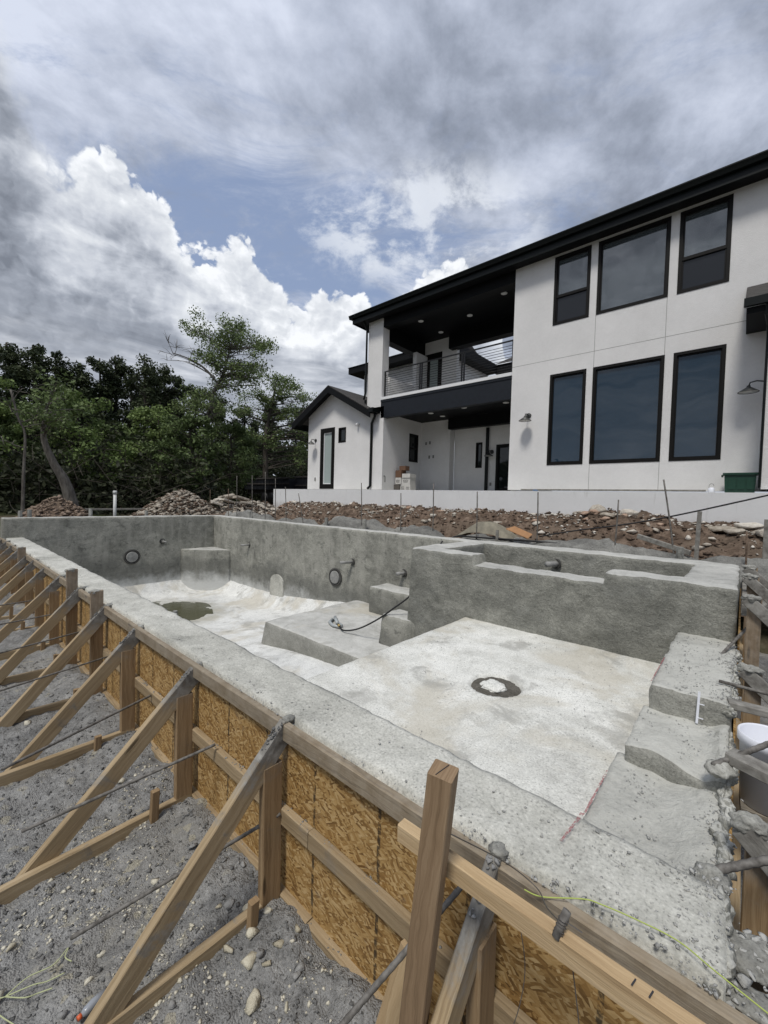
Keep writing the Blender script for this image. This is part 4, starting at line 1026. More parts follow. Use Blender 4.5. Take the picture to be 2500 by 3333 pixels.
LR = [(-1.52, .93, .055), (-1.63, .89, .045), (-1.47, 1.04, .042), (-1.60, .99, .05), (-1.62, 1.08, .04), (-1.45, .97, .035), (-1.40, .87, .05), (-1.45, 1.2-.07, .034), (-1.72, 1.05, .05), (-3.20, .92, .045), (-2.24, .80, .04), (-2.37, .25, .03), (-1.96, .45, .03), (-2.06, .52, .028), (-1.30, .78, .04), (-1.22, .70, .045), (-1.15, .62, .05), (-1.9, .62, .025), (-2.5, .55, .022), (-2.02, .74, .024), (-1.28, .95, .03), (-1.84, .95, .03), (-2.15, .18, .045), (-4.6, .6, .06), (-4.4, .8, .05), (-5.6, .5, .05)]
ORD2 = ORD + ['seventeenth', 'eighteenth', 'nineteenth', 'twentieth', 'twenty-first', 'twenty-second', 'twenty-third', 'twenty-fourth', 'twenty-fifth', 'twenty-sixth']
def scr(x, y, z=-2.05):
    d = Vector((x, y, z)); return d.dot(r2)/d.dot(f)
LR.sort(key=lambda q: scr(q[0], q[1]))
for i, (x, y, s_) in enumerate(LR):
    one_rock('limestone_rock', (x, y, strip_z(x, y)+s_*.15), s_*.80, 'limestone', '%s pale limestone rock on the grey gravel, %s from the left' % ('large' if s_ > .044 else 'small', ORD2[i]), 'rock', 'limestone rocks on the gravel by the form', i)
bo = thing('plastic_bottle', 'clear plastic bottle with an orange cap behind the nearest brace foot', 'bottle', (-1.86, .41, -2.02))
MB().tube([(-1.825, .395, -2.015), (-1.828, .41, -2.015), (-1.832, .435, -2.01), (-1.838, .475, -2.01)], [.009, .016, .017, .015], 14).build('body', 'bottle_clear', bo, True)
MB().tube([(-1.822, .382, -2.015), (-1.825, .395, -2.015)], .0095, 12).build('cap', 'orange_cap', bo, True)
# berm clods and stones
P = []; S = []; P2 = []; S2 = []
for _ in range(9000):
    x = random.uniform(-16, 1.4); y = random.uniform(7.5, 10.4)
    P.append((x, y, berm_z(x, y)+.01)); S.append(.011*(6 ** (random.random()**2.3)))
scatter('soil_clods', np.array(P), np.array(S), 'clod')
for _ in range(5200):
    x = random.uniform(-16, 1.4); y = random.uniform(8.3, 10.35)
    if noise.noise(Vector((x*.9, y*.9, 3)))+.25*sst(y, 8.6, 9.6)+.25*sst(x, -9, -13)+random.random()*.4 < .40: continue
    P2.append((x, y, berm_z(x, y)+.015)); S2.append(.014*(4.5 ** (random.random()**1.9)))
scatter('stone_rubble', np.array(P2), np.array(S2), 'pale_stone', protos=PROT)
BR = [(-2.35, 9.6, .26, 'big pale boulder on the crest of the berm below the centre window'), (-2.55, 9.2, .20, 'pale broken rock just left of and below the crest boulder'), (-2.1, 9.3, .18, 'white flat-faced rock just right of the crest boulder'), (-2.75, 9.4, .12, 'small pale rock at the left end of the crest boulder group'), (-1.75, 9.55, .17, 'pale rock right of the crest boulder group on the berm'), (-1.5, 8.6, .14, 'lone pale rock low on the berm right of the crest boulder'), (-13.3, 9.0, .34, 'pinkish tan boulder on the berm below the left end of the white wall'), (-4.2, 8.6, .12, 'pale rock low on the berm above the orange plywood scrap'), (-.25, 9.3, .26, 'flat white-topped stone slab on the berm behind the right timber stake'), (.12, 9.3, .26, 'rearmost broken slab on the berm at the right edge'), (-.1, 9.0, .2, 'broken slab lying in front of the white-topped slab at right'), (.3, 8.8, .22, 'nearest broken slab on the berm at the right edge'), (-.35, 8.7, .12, 'small stone under the white-topped slab at right'), (-7.6, 8.0, .3, 'pale boulder low on the berm below the balcony'), (-8.2, 7.9, .16, 'smaller pale rock left of the boulder below the balcony'), (-9.9, 9.6, .15, 'pale rock high on the berm below the porch cartons')]
for k, (x, y, s_, lab) in enumerate(BR): one_rock('rubble_rock', (x, y, berm_z(x, y)+s_*.25), s_, 'pale_stone', lab, 'rock', 'larger rocks on the soil berm', k+20, .62)
P = []; S = []
for i in range(130):
    x = random.uniform(-15.5, 1.2); y = random.uniform(8.4, 10.2); P.append((x, y, berm_z(x, y)+.02)); S.append(random.uniform(.05, .11))
scatter('stone_rubble', np.array(P), np.array(S), 'pale_stone', protos=PROT)
rock_mat('tan_stone', (.20, .125, .085), (.36, .245, .18), (.50, .39, .31))
for mt_, n_, sd_ in (('pale_stone', 110, 3.0), ('tan_stone', 90, 8.0)):
    P = []; S = []
    while len(P) < n_:
        x = random.uniform(-15.5, 1.0); y = random.gauss(9.35, .45)
        if noise.noise(Vector((x*.8, y, sd_))) < .02 or y > 10.3: continue
        P.append((x, y, berm_z(x, y)+.01)); S.append(.03+.11*random.random()**2.2)
    scatter('stone_rubble', np.array(P), np.array(S), mt_, protos=PROT)
# mounds left
def mound(name, cx, cy, rx, ry, h_, material, label, seed, base=-1.1):
    n, m = 14, 48; vs = []; fs = []
    for i in range(n+1):
        t = i/n
        for k_ in range(m):
            a = 2*PI*k_/m; rr = 1+.25*noise.noise(Vector((cos(a)*1.3, sin(a)*1.3, seed)))
            x, y = cx+rx*t*rr*cos(a), cy+ry*t*rr*sin(a)
            z = base+h_*.97*(1-t**1.25)*(1+.10*noise.noise(Vector((x*.9, y*.9, seed)))) + .07*fbm(x, y, 2.5, 4, seed)*(1-t*.5) - .1*t
            vs.append((x, y, z))
    for i in range(n):
        for k_ in range(m):
            j = (k_+1) % m; fs.append((i*m+k_, i*m+j, (i+1)*m+j, (i+1)*m+k_))
    o = MB().add(vs, fs).build(name, material, None, True); props(o, label, 'mound')
    return o
def mz(cx, cy, rx, ry, h_, x, y, base=-1.1): 
    t = sqrt(((x-cx)/rx)**2+((y-cy)/ry)**2); return base+h_*max(0, 1-t**1.25)
mound('soil_mound', -15.8, 2.75, 1.5, 1.15, .88, 'brown_soil', 'brown soil mound under the leaning tree behind the far pool wall', 3.0)
LM = (-15.8, 6.45, 2.2, 1.7, 1.20); mound('rubble_mound', *LM, 'brown_soil', 'tall mound of limestone rubble behind the far pool wall', 8.0)
LM2 = (-15.2, 9.0, 2.4, 2.6, .85); mound('rubble_mound', *LM2, 'brown_soil', 'low mound of pale rubble left of the white retaining wall', 12.0)
mo = [o for o in bpy.data.objects if o.name.startswith('rubble_mound')]
for q, LMx in zip(mo, (LM, LM2)):
    P = []; S = []
    for _ in range(3400):
        a = random.uniform(0, 2*PI); t = sqrt(random.random()); x, y = LMx[0]+LMx[2]*t*cos(a), LMx[1]+LMx[3]*t*sin(a)
        P.append((x, y, mz(*LMx, x, y)+.03)); S.append(.024*(6 ** (random.random()**2.2)))
    scatter('rubble_stones', np.array(P), np.array(S), 'pale_stone', parent=q, protos=PROT)
    P = [tuple(np.array(p)+RNG.normal(0, .05, 3)) for p in P[:1500]]; scatter('soil_clods', np.array(P), np.array(S[:1500])*.95, 'clod', parent=q, protos=PROT)
P = []; S = []
for _ in range(900):
    a = random.uniform(0, 2*PI); t = sqrt(random.random()); x, y = -15.8+1.5*t*cos(a), 2.75+1.15*t*sin(a)
    P.append((x, y, mz(-15.8, 2.75, 1.5, 1.15, .88, x, y)+.02)); S.append(.03*(4 ** (random.random()**2)))
scatter('soil_clods', np.array(P), np.array(S), 'clod', parent=[o for o in bpy.data.objects if o.name == 'soil_mound'][0])
for i in range(13):
    x = -15.0+random.uniform(-.5, .5); y = 7.3+i*.12+random.uniform(-.1, .1); z = -.42+.30*math.exp(-((i-6)/3.5)**2)+random.uniform(-.04, .08)
    a = random.uniform(-.5, .5); L = random.uniform(.35, .7)
    d = Vector((sin(a)*.6, cos(a), random.uniform(-.3, .3)))*L/2
    props(MB().bar(Vector((x, y, z))-d, Vector((x, y, z))+d, random.uniform(.16, .28), random.uniform(.06, .10), (random.uniform(-.2, .2), 0, 1), .02).build('stone_slab', 'pale_stone'), 'pale cut stone slab in the tumbled heap left of the white wall', 'stone slab', 'stone slabs in the heap')

# ------------------------------------------------------------------ house
YF = 11.5
house = thing('house', 'white stucco two-storey house with black trim, covered balcony and tall windows', 'house', (-5, 12, .35))
def holed(name, x0, x1, z0, z1, holes, y, th=.2, parent=house, material='white_stucco', axis_='y', flip=1):
    """wall slab with real openings; reveals closed. axis_ 'y': face looks to -y; 'x': wall runs along y, face looks to +x"""
    xs = sorted({x0, x1, *[a for hh in holes for a in hh[:2]]}); zs = sorted({z0, z1, *[a for hh in holes for a in hh[2:]]})
    m_ = MB(); P3 = (lambda a, d, z: (a, y+d, z)) if axis_ == 'y' else (lambda a, d, z: (y-d*flip, a, z))
    ins = lambda a, b, c_, d: any(a >= hh[0]-1e-6 and b <= hh[1]+1e-6 and c_ >= hh[2]-1e-6 and d <= hh[3]+1e-6 for hh in holes)
    for i in range(len(xs)-1):
        for j in range(len(zs)-1):
            if ins(xs[i], xs[i+1], zs[j], zs[j+1]): continue
            a, b, c_, d = xs[i], xs[i+1], zs[j], zs[j+1]
            m_.add([P3(a, 0, c_), P3(b, 0, c_), P3(b, 0, d), P3(a, 0, d)], [(0, 1, 2, 3)])
            m_.add([P3(a, th, c_), P3(b, th, c_), P3(b, th, d), P3(a, th, d)], [(3, 2, 1, 0)])
    for a, b, c_, d in list(holes)+[(x0, x1, z0, z1)]:
        for q in (((a, c_), (b, c_)), ((b, c_), (b, d)), ((b, d), (a, d)), ((a, d), (a, c_))):
            (p1, r1), (p2, r2_) = q; m_.add([P3(p1, 0, r1), P3(p2, 0, r2_), P3(p2, th, r2_), P3(p1, th, r1)], [(0, 1, 2, 3)])
    return m_.build(name, material, parent, fix=False)
def window(x0, x1, z0, z1, y=YF, fw=.065, split=None, glassm=('window_glass',), name='window', axis_='y', flip=1):
    P3 = (lambda a, d, z: (a, y+d, z)) if axis_ == 'y' else (lambda a, d, z: (y-d*flip, a, z))
    def bx(m_, a, b, c_, d, d0, d1):
        p, q = P3(a, d0, c_), P3(b, d1, d); m_.box(p[0], q[0], p[1], q[1], p[2], q[2])
    fr = MB()
    for a, b, c_, d in ((x0, x0+fw, z0, z1), (x1-fw, x1, z0, z1), (x0+fw, x1-fw, z0, z0+fw), (x0+fw, x1-fw, z1-fw, z1)): bx(fr, a, b, c_, d, -.012, .12)
    i2 = fw+.028
    for a, b, c_, d in ((x0+fw, x0+i2, z0+fw, z1-fw), (x1-i2, x1-fw, z0+fw, z1-fw), (x0+i2, x1-i2, z0+fw, z0+i2), (x0+i2, x1-i2, z1-i2, z1-fw)): bx(fr, a, b, c_, d, .025, .1)
    if split: bx(fr, x0+fw, x1-fw, split-.035, split+.035, .012, .1)
    o = fr.build(name, 'dark_bronze', house)
    zz = [z0+fw, split, z1-fw] if split else [z0+fw, z1-fw]
    for k_ in range(len(zz)-1):
        pm = MB(); bx(pm, x0+fw, x1-fw, zz[k_], zz[k_+1], .055+.01*k_, .07+.01*k_); pm.build('pane', glassm[k_ % len(glassm)], o)
    return o
UW = [(-4.14, -3.22, 4.89, 6.73), (-3.05, -1.52, 4.89, 6.73), (-1.35, -.43, 4.89, 6.73)]
LW = [(-4.15, -3.22, 1.07, 3.555), (-3.06, -1.52, 1.07, 3.555), (-1.35, -.415, 1.07, 3.555)]
holed('front_wall', -5.26, 8, .38, 6.86, UW+LW, YF)
holed('side_wall', 11.702, 14.6, .3, 6.86, [], -5.26, .2, axis_='x', flip=-1)
for q in UW: window(*q, split=5.665 if q[1]-q[0] < 1 else None, glassm=('screen_mesh', 'upper_glass') if q[1]-q[0] < 1 else ('upper_glass',))
for q in LW: window(*q)
for a, b, c_, d in ((-5.26, .24, 3.965, 3.977), (-3.058, -3.046, 3.977, 4.89), (-3.058, -3.046, 3.555, 3.965), (-1.536, -1.524, 3.977, 4.89), (-1.536, -1.524, 3.555, 3.965), (-3.058, -3.046, .40, 1.07), (-1.536, -1.524, .40, 1.07)):
    MB().box(a, b, YF-.002, YF+.01, c_, d).build('control_joint', 'joint_grey', house)
# roof over main block and balcony
EY, EX0, EX1, RB = 11.02, -11.80, 8.5, 14.75
MB().box(EX0+.13, EX1, EY+.13, RB, 6.80, 6.86).build('soffit', 'black_paint', house)
fa = MB(); fa.box(EX0+.10, EX1, EY+.10, EY+.13, 6.76, 7.02); fa.box(EX0+.10, EX0+.13, EY+.13, RB, 6.76, 7.02); fa.build('fascia', 'gutter_black', house)
gp = [(.0, .02), (.0, .13), (-.015, .13), (-.115, .13), (-.13, .125), (-.13, .10), (-.105, .05), (-.085, .0), (-.02, .0)]
MB().prism(gp, lambda a, b, t: (t, EY+.10+a, 6.935+b), EX0, EX1).build('gutter', 'gutter_black', house)
MB().prism(gp, lambda a, b, t: (EX0+.10+a, t, 6.935+b), EY+.1, RB).build('gutter', 'gutter_black', house)
rf = MB(); zr = 7.04
rf.add([(EX0, EY, zr), (EX1, EY, zr), (EX1, RB, zr), (EX0, RB, zr), (EX0+1.9, (EY+RB)/2, zr+.75), (EX1-1.9, (EY+RB)/2, zr+.75)], [(0, 1, 5, 4), (1, 2, 5), (2, 3, 4, 5), (3, 0, 4), (0, 3, 2, 1)])
rf.build('roof', 'shingle', house)
# columns, beams, ceilings of the two-storey porch
def part(name, material, *boxes):
    m_ = MB()
    for q in boxes: m_.box(*q)
    return m_.build(name, material, house)
part('column', 'white_stucco', (-11.16, -10.42, YF, 11.86, 3.3, 6.80))
part('porch_ceiling', 'black_paint', (-11.6, -5.27, 11.88, RB-.1, 6.66, 6.799))
part('ceiling_beam', 'black_paint', (-10.42, -5.262, YF+.02, 11.86, 6.46, 6.80)); part('ceiling_beam', 'black_paint', (-10.80, -10.425, 11.862, 14.2, 6.06, 6.66)); part('ceiling_beam', 'black_paint', (-9.07, -5.262, 13.92, 14.28, 6.07, 6.66))
part('balcony_beam', 'navy_black_trim', (-10.44, -5.262, YF, 11.72, 3.06, 3.735)); part('beam_trim', 'navy_black_trim', (-10.43, -5.262, YF-.02, YF-.002, 3.655, 3.732))
part('balcony_cap', 'white_cap', (-10.45, -5.262, YF-.035, 11.75, 3.738, 3.835))
plain('deck_tan', (.50, .49, .465), .8, vary=.1)  # pale deck colour chosen to bounce light onto the balcony walls
part('balcony_deck', 'deck_tan', (-10.27, -5.262, 11.752, 14.2, 3.5, 3.83))
part('porch_ceiling', 'black_paint', (-10.27, -5.262, 11.73, 14.24, 3.24, 3.49)); part('ceiling_beam', 'black_paint', (-8.84, -5.262, 13.70, 14.0, 2.82, 3.238))
for i, (x, y, z) in enumerate(((-9.28, 12.31, 6.66), (-7.62, 13.0, 6.66), (-9.25, 13.6, 6.66), (-5.99, 12.29, 6.66), (-8.84, 12.51, 3.24), (-8.77, 13.19, 3.24), (-7.37, 12.39, 3.24), (-5.9, 12.52, 3.24))):
    MB().lathe((x, y, z), [(.10, .002), (.10, -.012), (.085, -.018), (.01, -.019)], 20).build('downlight', 'light_white', house, True)
# balcony railing
rl = MB(); rl.bar((-10.38, 11.62, 4.815), (-5.27, 11.62, 4.815), .05, .035); rail_ = rl.build('railing', 'rail_metal', house)
for x in (-10.36, -8.73, -8.645, -7.04, -6.955, -5.31): MB().box(x-.022, x+.022, 11.60, 11.64, 3.835, 4.80).build('post', 'rail_metal', rail_)
for k_ in range(10):
    z = 3.93+k_*.083; MB().tube([(-10.36, 11.62, z), (-5.31, 11.62, z)], .008, 6).build('bar', 'rail_metal', rail_)
# porch back walls, both floors
part('porch_side_wall', 'white_stucco', (-10.82, -10.281, YF, 13.10, .36, 3.5), (-10.82, -10.281, 13.70, 13.95, .36, 3.5), (-10.82, -10.281, 13.10, 13.70, .36, 1.56), (-10.82, -10.281, 13.10, 13.70, 2.70, 3.5))
window(13.10, 13.70, 1.56, 2.70, -10.281, .06, 2.12, ('dark_glass',), axis_='x', flip=1)
holed('porch_back_wall', -10.28, -8.85, .36, 3.24, [], 13.9, .34)
holed('porch_back_wall', -8.85, -5.26, .36, 3.24, [(-7.88, -7.61, 1.31, 2.29), (-7.03, -6.1, .40, 2.16)], 14.25)
window(-7.88, -7.61, 1.31, 2.29, 14.25, .04, None, ('dark_glass',))
dr = window(-7.03, -6.1, .40, 2.16, 14.25, .09, None, ('dark_glass',), 'door')
part('wall_outlet', 'box_grey', (-10.04, -9.97, 13.88, 13.898, 2.30, 2.42)); part('wall_outlet', 'box_grey', (-9.85, -9.78, 13.88, 13.898, 2.32, 2.44)); part('wall_outlet', 'box_grey', (-9.86, -9.79, 13.88, 13.898, 1.73, 1.85)); part('wall_outlet', 'box_grey', (-9.66, -9.59, 13.88, 13.898, 1.74, 1.86))
part('wall_outlet', 'box_grey', (-7.25, -7.18, 14.23, 14.248, .62, .74))
part('downspout', 'gutter_black', (-7.43, -7.33, 14.16, 14.24, .36, 2.82))
# upper floor behind the balcony
holed('upper_back_wall', -10.44, -8.86, 3.83, 6.66, [(-10.40, -9.55, 3.86, 6.15)], 14.2, .2)
d2 = window(-10.40, -9.55, 3.86, 6.15, 14.2, .19, None, ('door_glass',), 'balcony_door')
part('upper_pier', 'white_stucco', (-10.46, -10.28, 13.42, 14.198, 3.83, 6.06)); part('knee_wall', 'white_stucco', (-10.46, -10.36, 11.862, 13.42, 3.5, 4.68))
# gabled bay left
gw = thing('gable_wing', 'white gabled one-storey bay with narrow glass door at the left end of the house', 'house wing', (-13, 12, .35))
def gpart(name, material, *boxes):
    m_ = MB()
    for q in boxes: m_.box(*q)
    return m_.build(name, material, gw)
slope = .535; gx, gz = -13.03, 4.60
def roofz(x): return gz-slope*abs(x-gx)
m_ = MB()
HG = [(-13.92, -13.0, .38, 2.97), (-12.77, -12.32, 2.295, 2.91)]
wl = holed('gable_front_wall', -14.77, -10.822, .36, 3.36, HG, YF, .2, gw)
m_.add([(-14.77, YF, 3.36), (-10.822, YF, 3.36), (-10.822, YF, roofz(-10.82)-.02), (gx, YF, gz-.05), (-14.77, YF, roofz(-14.77)-.02)], [(0, 1, 2, 3, 4)]); m_.build('gable_triangle', 'white_stucco', gw, fix=False)
gpart('gable_side_wall', 'white_stucco', (-14.77, -14.6, YF+.2, 15, .36, 3.6))
_h = house; house = gw
gd = window(-13.92, -13.0, .38, 2.97, YF, .0001 if False else .19, None, ('door_glass',), 'glass_door')
window(-12.77, -12.32, 2.295, 2.91, YF, .05, None, ('dark_glass',))
house = _h
part2 = MB()
for a, b, c_, d in ((-13.72, -13.69, .58, 2.78), (-13.08, -13.05, .58, 2.78), (-13.69, -13.08, .58, .62), (-13.69, -13.08, 2.74, 2.78)): part2.box(a, b, YF+.02, YF+.054, c_, d)
part2.build('door_lite_frame', 'white_cap', gd)
th = .16
for sgn in (-1, 1):
    xe = gx+sgn*2.42; m_ = MB()
    pr = [(gx, gz), (xe, roofz(xe)), (xe, roofz(xe)-.02), (gx, gz-.03)]
    yend = 15.2 if sgn < 0 else YF
    m_.prism([(gx, gz), (xe, roofz(xe)), (xe, roofz(xe)-.03), (gx, gz-.03)], lambda a, b, t: (a, t, b+.03), 11.08, yend)
    if sgn > 0:
        xe2 = -10.83; m_.prism([(gx, gz), (xe2, roofz(xe2)), (xe2, roofz(xe2)-.03), (gx, gz-.03)], lambda a, b, t: (a, t, b+.03), YF, 15.2)
    m_.build('shingle_roof', 'shingle', gw)
    m_ = MB(); m_.prism([(gx, gz), (xe, roofz(xe)), (xe, roofz(xe)-.27), (gx, gz-.27)], lambda a, b, t: (a, t, b), 11.085, 11.12)
    m_.build('rake_board', 'black_paint', gw)
    m_ = MB(); m_.prism([(gx, gz-.06), (xe, roofz(xe)-.06), (xe, roofz(xe)-.10), (gx, gz-.10)], lambda a, b, t: (a, t, b), 11.12, 11.52)
    m_.build('rake_soffit', 'black_paint', gw)
MB().box(-15.50, -15.42, 11.08, 15.2, 3.06, 3.32).build('eave_gutter', 'gutter_black', gw)
MB().box(-10.66, -10.45, 11.06, 11.50, 3.24, 3.40).build('eave_gutter', 'gutter_black', gw)
MB().tube([(-10.55, 11.30, 3.26), (-10.55, 11.30, 3.10), (-10.72, 11.40, 3.0), (-10.84, 11.45, 2.90), (-10.84, 11.45, .50), (-10.90, 11.36, .38)], .05, 10).build('downspout', 'gutter_black', gw, True)
gpart('wall_outlet', 'box_grey', (-14.27, -14.19, 11.48, 11.498, .73, .87))
MB().tube([(-11.60, YF-.002, 2.95), (-11.60, YF-.06, 2.95)], .05, 14).build('camera_mount', 'white_cap', gw, True); MB().tube([(-11.60, YF-.06, 2.95), (-11.58, YF-.16, 2.90)], .045, 14).build('camera_body', 'white_cap', gw, True)
for x, y in ((-11.45, 11.7), (-11.2, 11.75)): MB().tube([(x, y, roofz(x)-.02), (x, y, roofz(x)+.16)], .05, 10).build('roof_vent', 'gutter_black', gw)
MB().tube([(-11.21, 11.16, 6.9), (-11.21, 11.30, 6.74), (-11.21, 11.44, 6.55), (-11.21, 11.44, 4.1), (-11.25, 11.40, 3.85)], .038, 10).build('downspout', 'gutter_black', house, True)
# rear wings seen past the balcony
lw = thing('rear_wing', 'white upper storey wing with dark hipped eave behind the left column', 'house wing', (-13, 16, .35))
MB().box(-15.4, -10.5, 15.6, 19, 3.2, 6.56).build('wing_wall', 'white_stucco', lw)
MB().box(-16.0, -10.2, 15.0, 19.5, 6.56, 6.88).build('wing_fascia', 'black_paint', lw)
MB().add([(-16.05, 14.95, 6.885), (-10.2, 14.95, 6.885), (-10.2, 19.5, 6.885), (-16.05, 19.5, 6.885), (-13.8, 17.2, 7.75), (-10.2, 17.2, 7.75)], [(0, 1, 5, 4), (2, 3, 4, 5), (3, 0, 4), (1, 2, 5), (3, 2, 1, 0)]).build('wing_roof', 'shingle', lw)
rw = thing('rear_wing', 'rear wing with shingle roof seen through the balcony opening', 'house wing', (-8, 18, .35))
MB().box(-10.3, -9.98, 14.42, 19.0, 3.2, 6.40).build('wing_wall', 'white_stucco', rw); MB().box(-10.3, -9.5, 14.42, 19.0, 6.42, 6.84).build('wing_fascia', 'black_paint', rw)
MB().box(-9.97, -9.95, 14.75, 15.4, 5.2, 6.3).build('window', 'dark_bronze', rw)
MB().box(-9.9, -4, 19.55, 22, 3.2, 6.40).build('wing_wall', 'white_stucco', rw); MB().box(-9.6, -4, 19.02, 22, 6.42, 6.84).build('wing_fascia', 'black_paint', rw)
MB().add([(-9.7, 18.95, 6.85), (-4, 18.95, 6.85), (-4, 22.9, 8.72), (-9.7, 22.9, 8.72)], [(0, 1, 2, 3)]).build('wing_roof', 'shingle', rw)
# right-hand wing
rg = thing('right_wing', 'edge of a white projecting wing with low shingle eave at the right', 'house wing', (1.5, 11, .35))
MB().box(.24, 8, 10.75, 11.49, .40, 3.95).build('wing_wall', 'white_stucco', rg)
MB().prism([(10.28, 3.96), (11.49, 4.66), (11.49, 4.58), (10.28, 3.88)], lambda a, b, t: (t, a, b), -.13, 8).build('eave_roof', 'shingle', rg)
MB().box(-.15, 8, 10.22, 10.30, 3.80, 3.95).build('eave_gutter', 'gutter_black', rg); MB().box(-.11, 8, 10.32, 11.49, 3.68, 3.80).build('eave_soffit', 'black_paint', rg)
MB().tube([(.17, 10.30, 3.80), (.17, 10.32, 3.62), (.21, 10.66, 3.52), (.215, 10.70, 3.3), (.215, 10.70, .42)], .022, 8).build('downspout', 'gutter_black', rg)
# wall lamps
def sconce(x, y, z, out, label):
    t = thing('wall_lamp', label, 'lamp', (x, y, z), 'dark farmhouse lamps on the house walls'); o = Vector(out)
    c = Vector((x, y, z))
    MB().lathe(c, [(.075, 0), (.075, .02), (.06, .03)], 20, o).build('wall_plate', 'lamp_grey', t, True)
    MB().tube([c+o*.02, c+o*.14+Vector((0, 0, .03)), c+o*.24+Vector((0, 0, .01)), c+o*.26+Vector((0, 0, -.06))], .014, 8).build('arm', 'lamp_grey', t, True)
    s_ = c+o*.26+Vector((0, 0, -.05))
    sh = MB().lathe(s_, [(.03, 0), (.035, -.03), (.17, -.125), (.172, -.135), (.165, -.132), (.03, -.04), (.01, -.04)], 28).build('lamp_shade', 'lamp_grey', t, True)
    MB().lathe(s_+Vector((0, 0, -.05)), [(.145, -.062), (.155, -.078), (.01, -.080)], 24).build('shade_lining', 'lamp_white', sh, True)
sconce(-4.71, YF, 2.50, (0, -1, 0), 'dark grey barn lamp on the white wall left of the tall lower windows')
sconce(-14.25, YF, 2.50, (0, -1, 0), 'dark grey barn lamp left of the narrow glass door')
sconce(-7.20, 14.25, 1.90, (0, -1, 0), 'dark barn lamp under the porch beside the back door')
sconce(.24, 11.2, 2.58, (-1, 0, 0), 'dark barn lamp on an arm at the right-hand corner of the house')
# terrace and retaining wall
ret = thing('retaining_wall', 'long low white plastered retaining wall in front of the house', 'wall', (-6, 10.6, -1))
MB().box(-16.08, 8, 10.60, 10.85, -1.4, .325).build('wall_face', 'white_plaster_wall', ret); MB().box(-16.08, -15.85, 10.85, 16, -1.4, .325).build('wall_return', 'white_plaster_wall', ret)
props(MB().box(-15.85, 8, 10.85, 16, -.2, .31).build('terrace', 'shotcrete_top'), kind='structure')
# things on the terrace
tt = thing('storage_tote', 'dark green plastic storage tote on the terrace by the right corner', 'storage box', (-.07, 11.0, .31))
m_ = MB(); m_.prism([(-.30, .31), (.155, .31), (.175, .70), (-.32, .70)], lambda a, b, t: (a, t, b), 10.93, 11.32)
for x in (-.20, -.055, .09): m_.box(x-.058, x+.058, 10.915, 10.935, .40, .64)
m_.build('tote_body', 'tote_green', tt); MB().box(-.345, .20, 10.90, 11.35, .695, .735).build('lid', 'tote_green', tt); MB().box(-.37, -.34, 11.0, 11.2, .66, .70).build('handle', 'tote_green', tt)
jg = thing('plastic_jug', 'small white translucent jug with a wire handle left of the green tote', 'jug', (-.52, 11.0, .31))
MB().lathe((-.52, 11, .31), [(.055, 0), (.06, .02), (.06, .10), (.03, .13)], 14).build('body', 'white_plastic', jg, True); MB().tube([(-.56, 11, .42)]+[(-.52+.04*cos(t), 11, .47+.05*sin(t)) for t in np.linspace(PI, 0, 7)], .004, 5).build('handle', 'tie_wire', jg)
V, F = rock_proto(9.1, 2); props(fast_mesh('rag', V*np.array([.10, .06, .03])+np.array([-4.15, 10.75, .345]), F, 'blue_cloth', None, True), 'crumpled blue rag on top of the white retaining wall', 'rag')
props(MB().bar((-4.7, 11.15, .375), (-.62, 11.15, .375), .09, .04).build('terrace_board', 'grey_stake'), 'long grey lumber lying on the terrace under the tall windows', 'timber board')
CB = [(-11.06+.22, 13.0, .38, .62, .24, .36, 'carton_dark', 'dark low carton at the bottom left of the porch stack')]
def carton(x0, x1, z0, z1, y0, y1, material, label, marks=0):
    t = thing('carton', label, 'carton', ((x0+x1)/2, y0, z0), 'cartons stacked under the porch')
    MB().box(x0, x1, y0, y1, z0, z1).build('box_body', material, t)
    if marks:
        m_ = MB(); w_ = x1-x0; h_ = z1-z0; r3 = random.Random(marks)
        xx = x0+w_*.18
        while xx < x1-w_*.2:
            k_ = r3.random(); a = w_*.07
            m_.box(xx, xx+a*.45, y0-.003, y0, z0+h_*.25, z0+h_*(.6+.15*k_))
            if k_ > .3: m_.box(xx+a*.45, xx+a*1.1, y0-.003, y0, z0+h_*.25, z0+h_*.36)
            if k_ < .7: m_.box(xx+a*.45, xx+a*1.2, y0-.003, y0, z0+h_*.50, z0+h_*.58)
            xx += a*1.8
        m_.build('print', 'print_dark', t)
yc = 12.2
carton(-10.22, -9.95, .32, .42, yc+.9, yc+1.2, 'carton_dark', 'dark low carton on the floor at the left of the porch stack')
XS = .968
carton(-10.27, -9.99, .32, .58, yc, yc+.35, 'carton_dark', 'dim grey-brown carton at the bottom left of the porch stack', 0)
carton(-9.985, -9.74, .32, .60, yc+.05, yc+.4, 'carton_white', 'white printed carton at the bottom middle of the porch stack', 5)
carton(-9.735, -9.50, .32, .60, yc+.05, yc+.4, 'carton_white', 'white printed carton at the bottom right of the porch stack', 8)
carton(-10.20, -9.93, .603, .85, yc, yc+.35, 'carton_white', 'white carton with black print in the middle row below the brown ones', 11)
carton(-9.92, -9.52, .603, .84, yc+.05, yc+.4, 'carton_white', 'grey-white carton at the right of the middle row of the porch stack', 14)
carton(-9.89, -9.50, .843, 1.0, yc+.02, yc+.4, 'carton_white', 'flat white carton on the right side of the porch stack', 0)
carton(-10.20, -9.92, .853, 1.13, yc, yc+.3, 'carton_brown', 'brown carton on the left of the upper row of the porch stack')
carton(-10.06, -9.76, 1.133, 1.30, yc+.05, yc+.3, 'carton_brown', 'topmost brown carton of the porch stack')
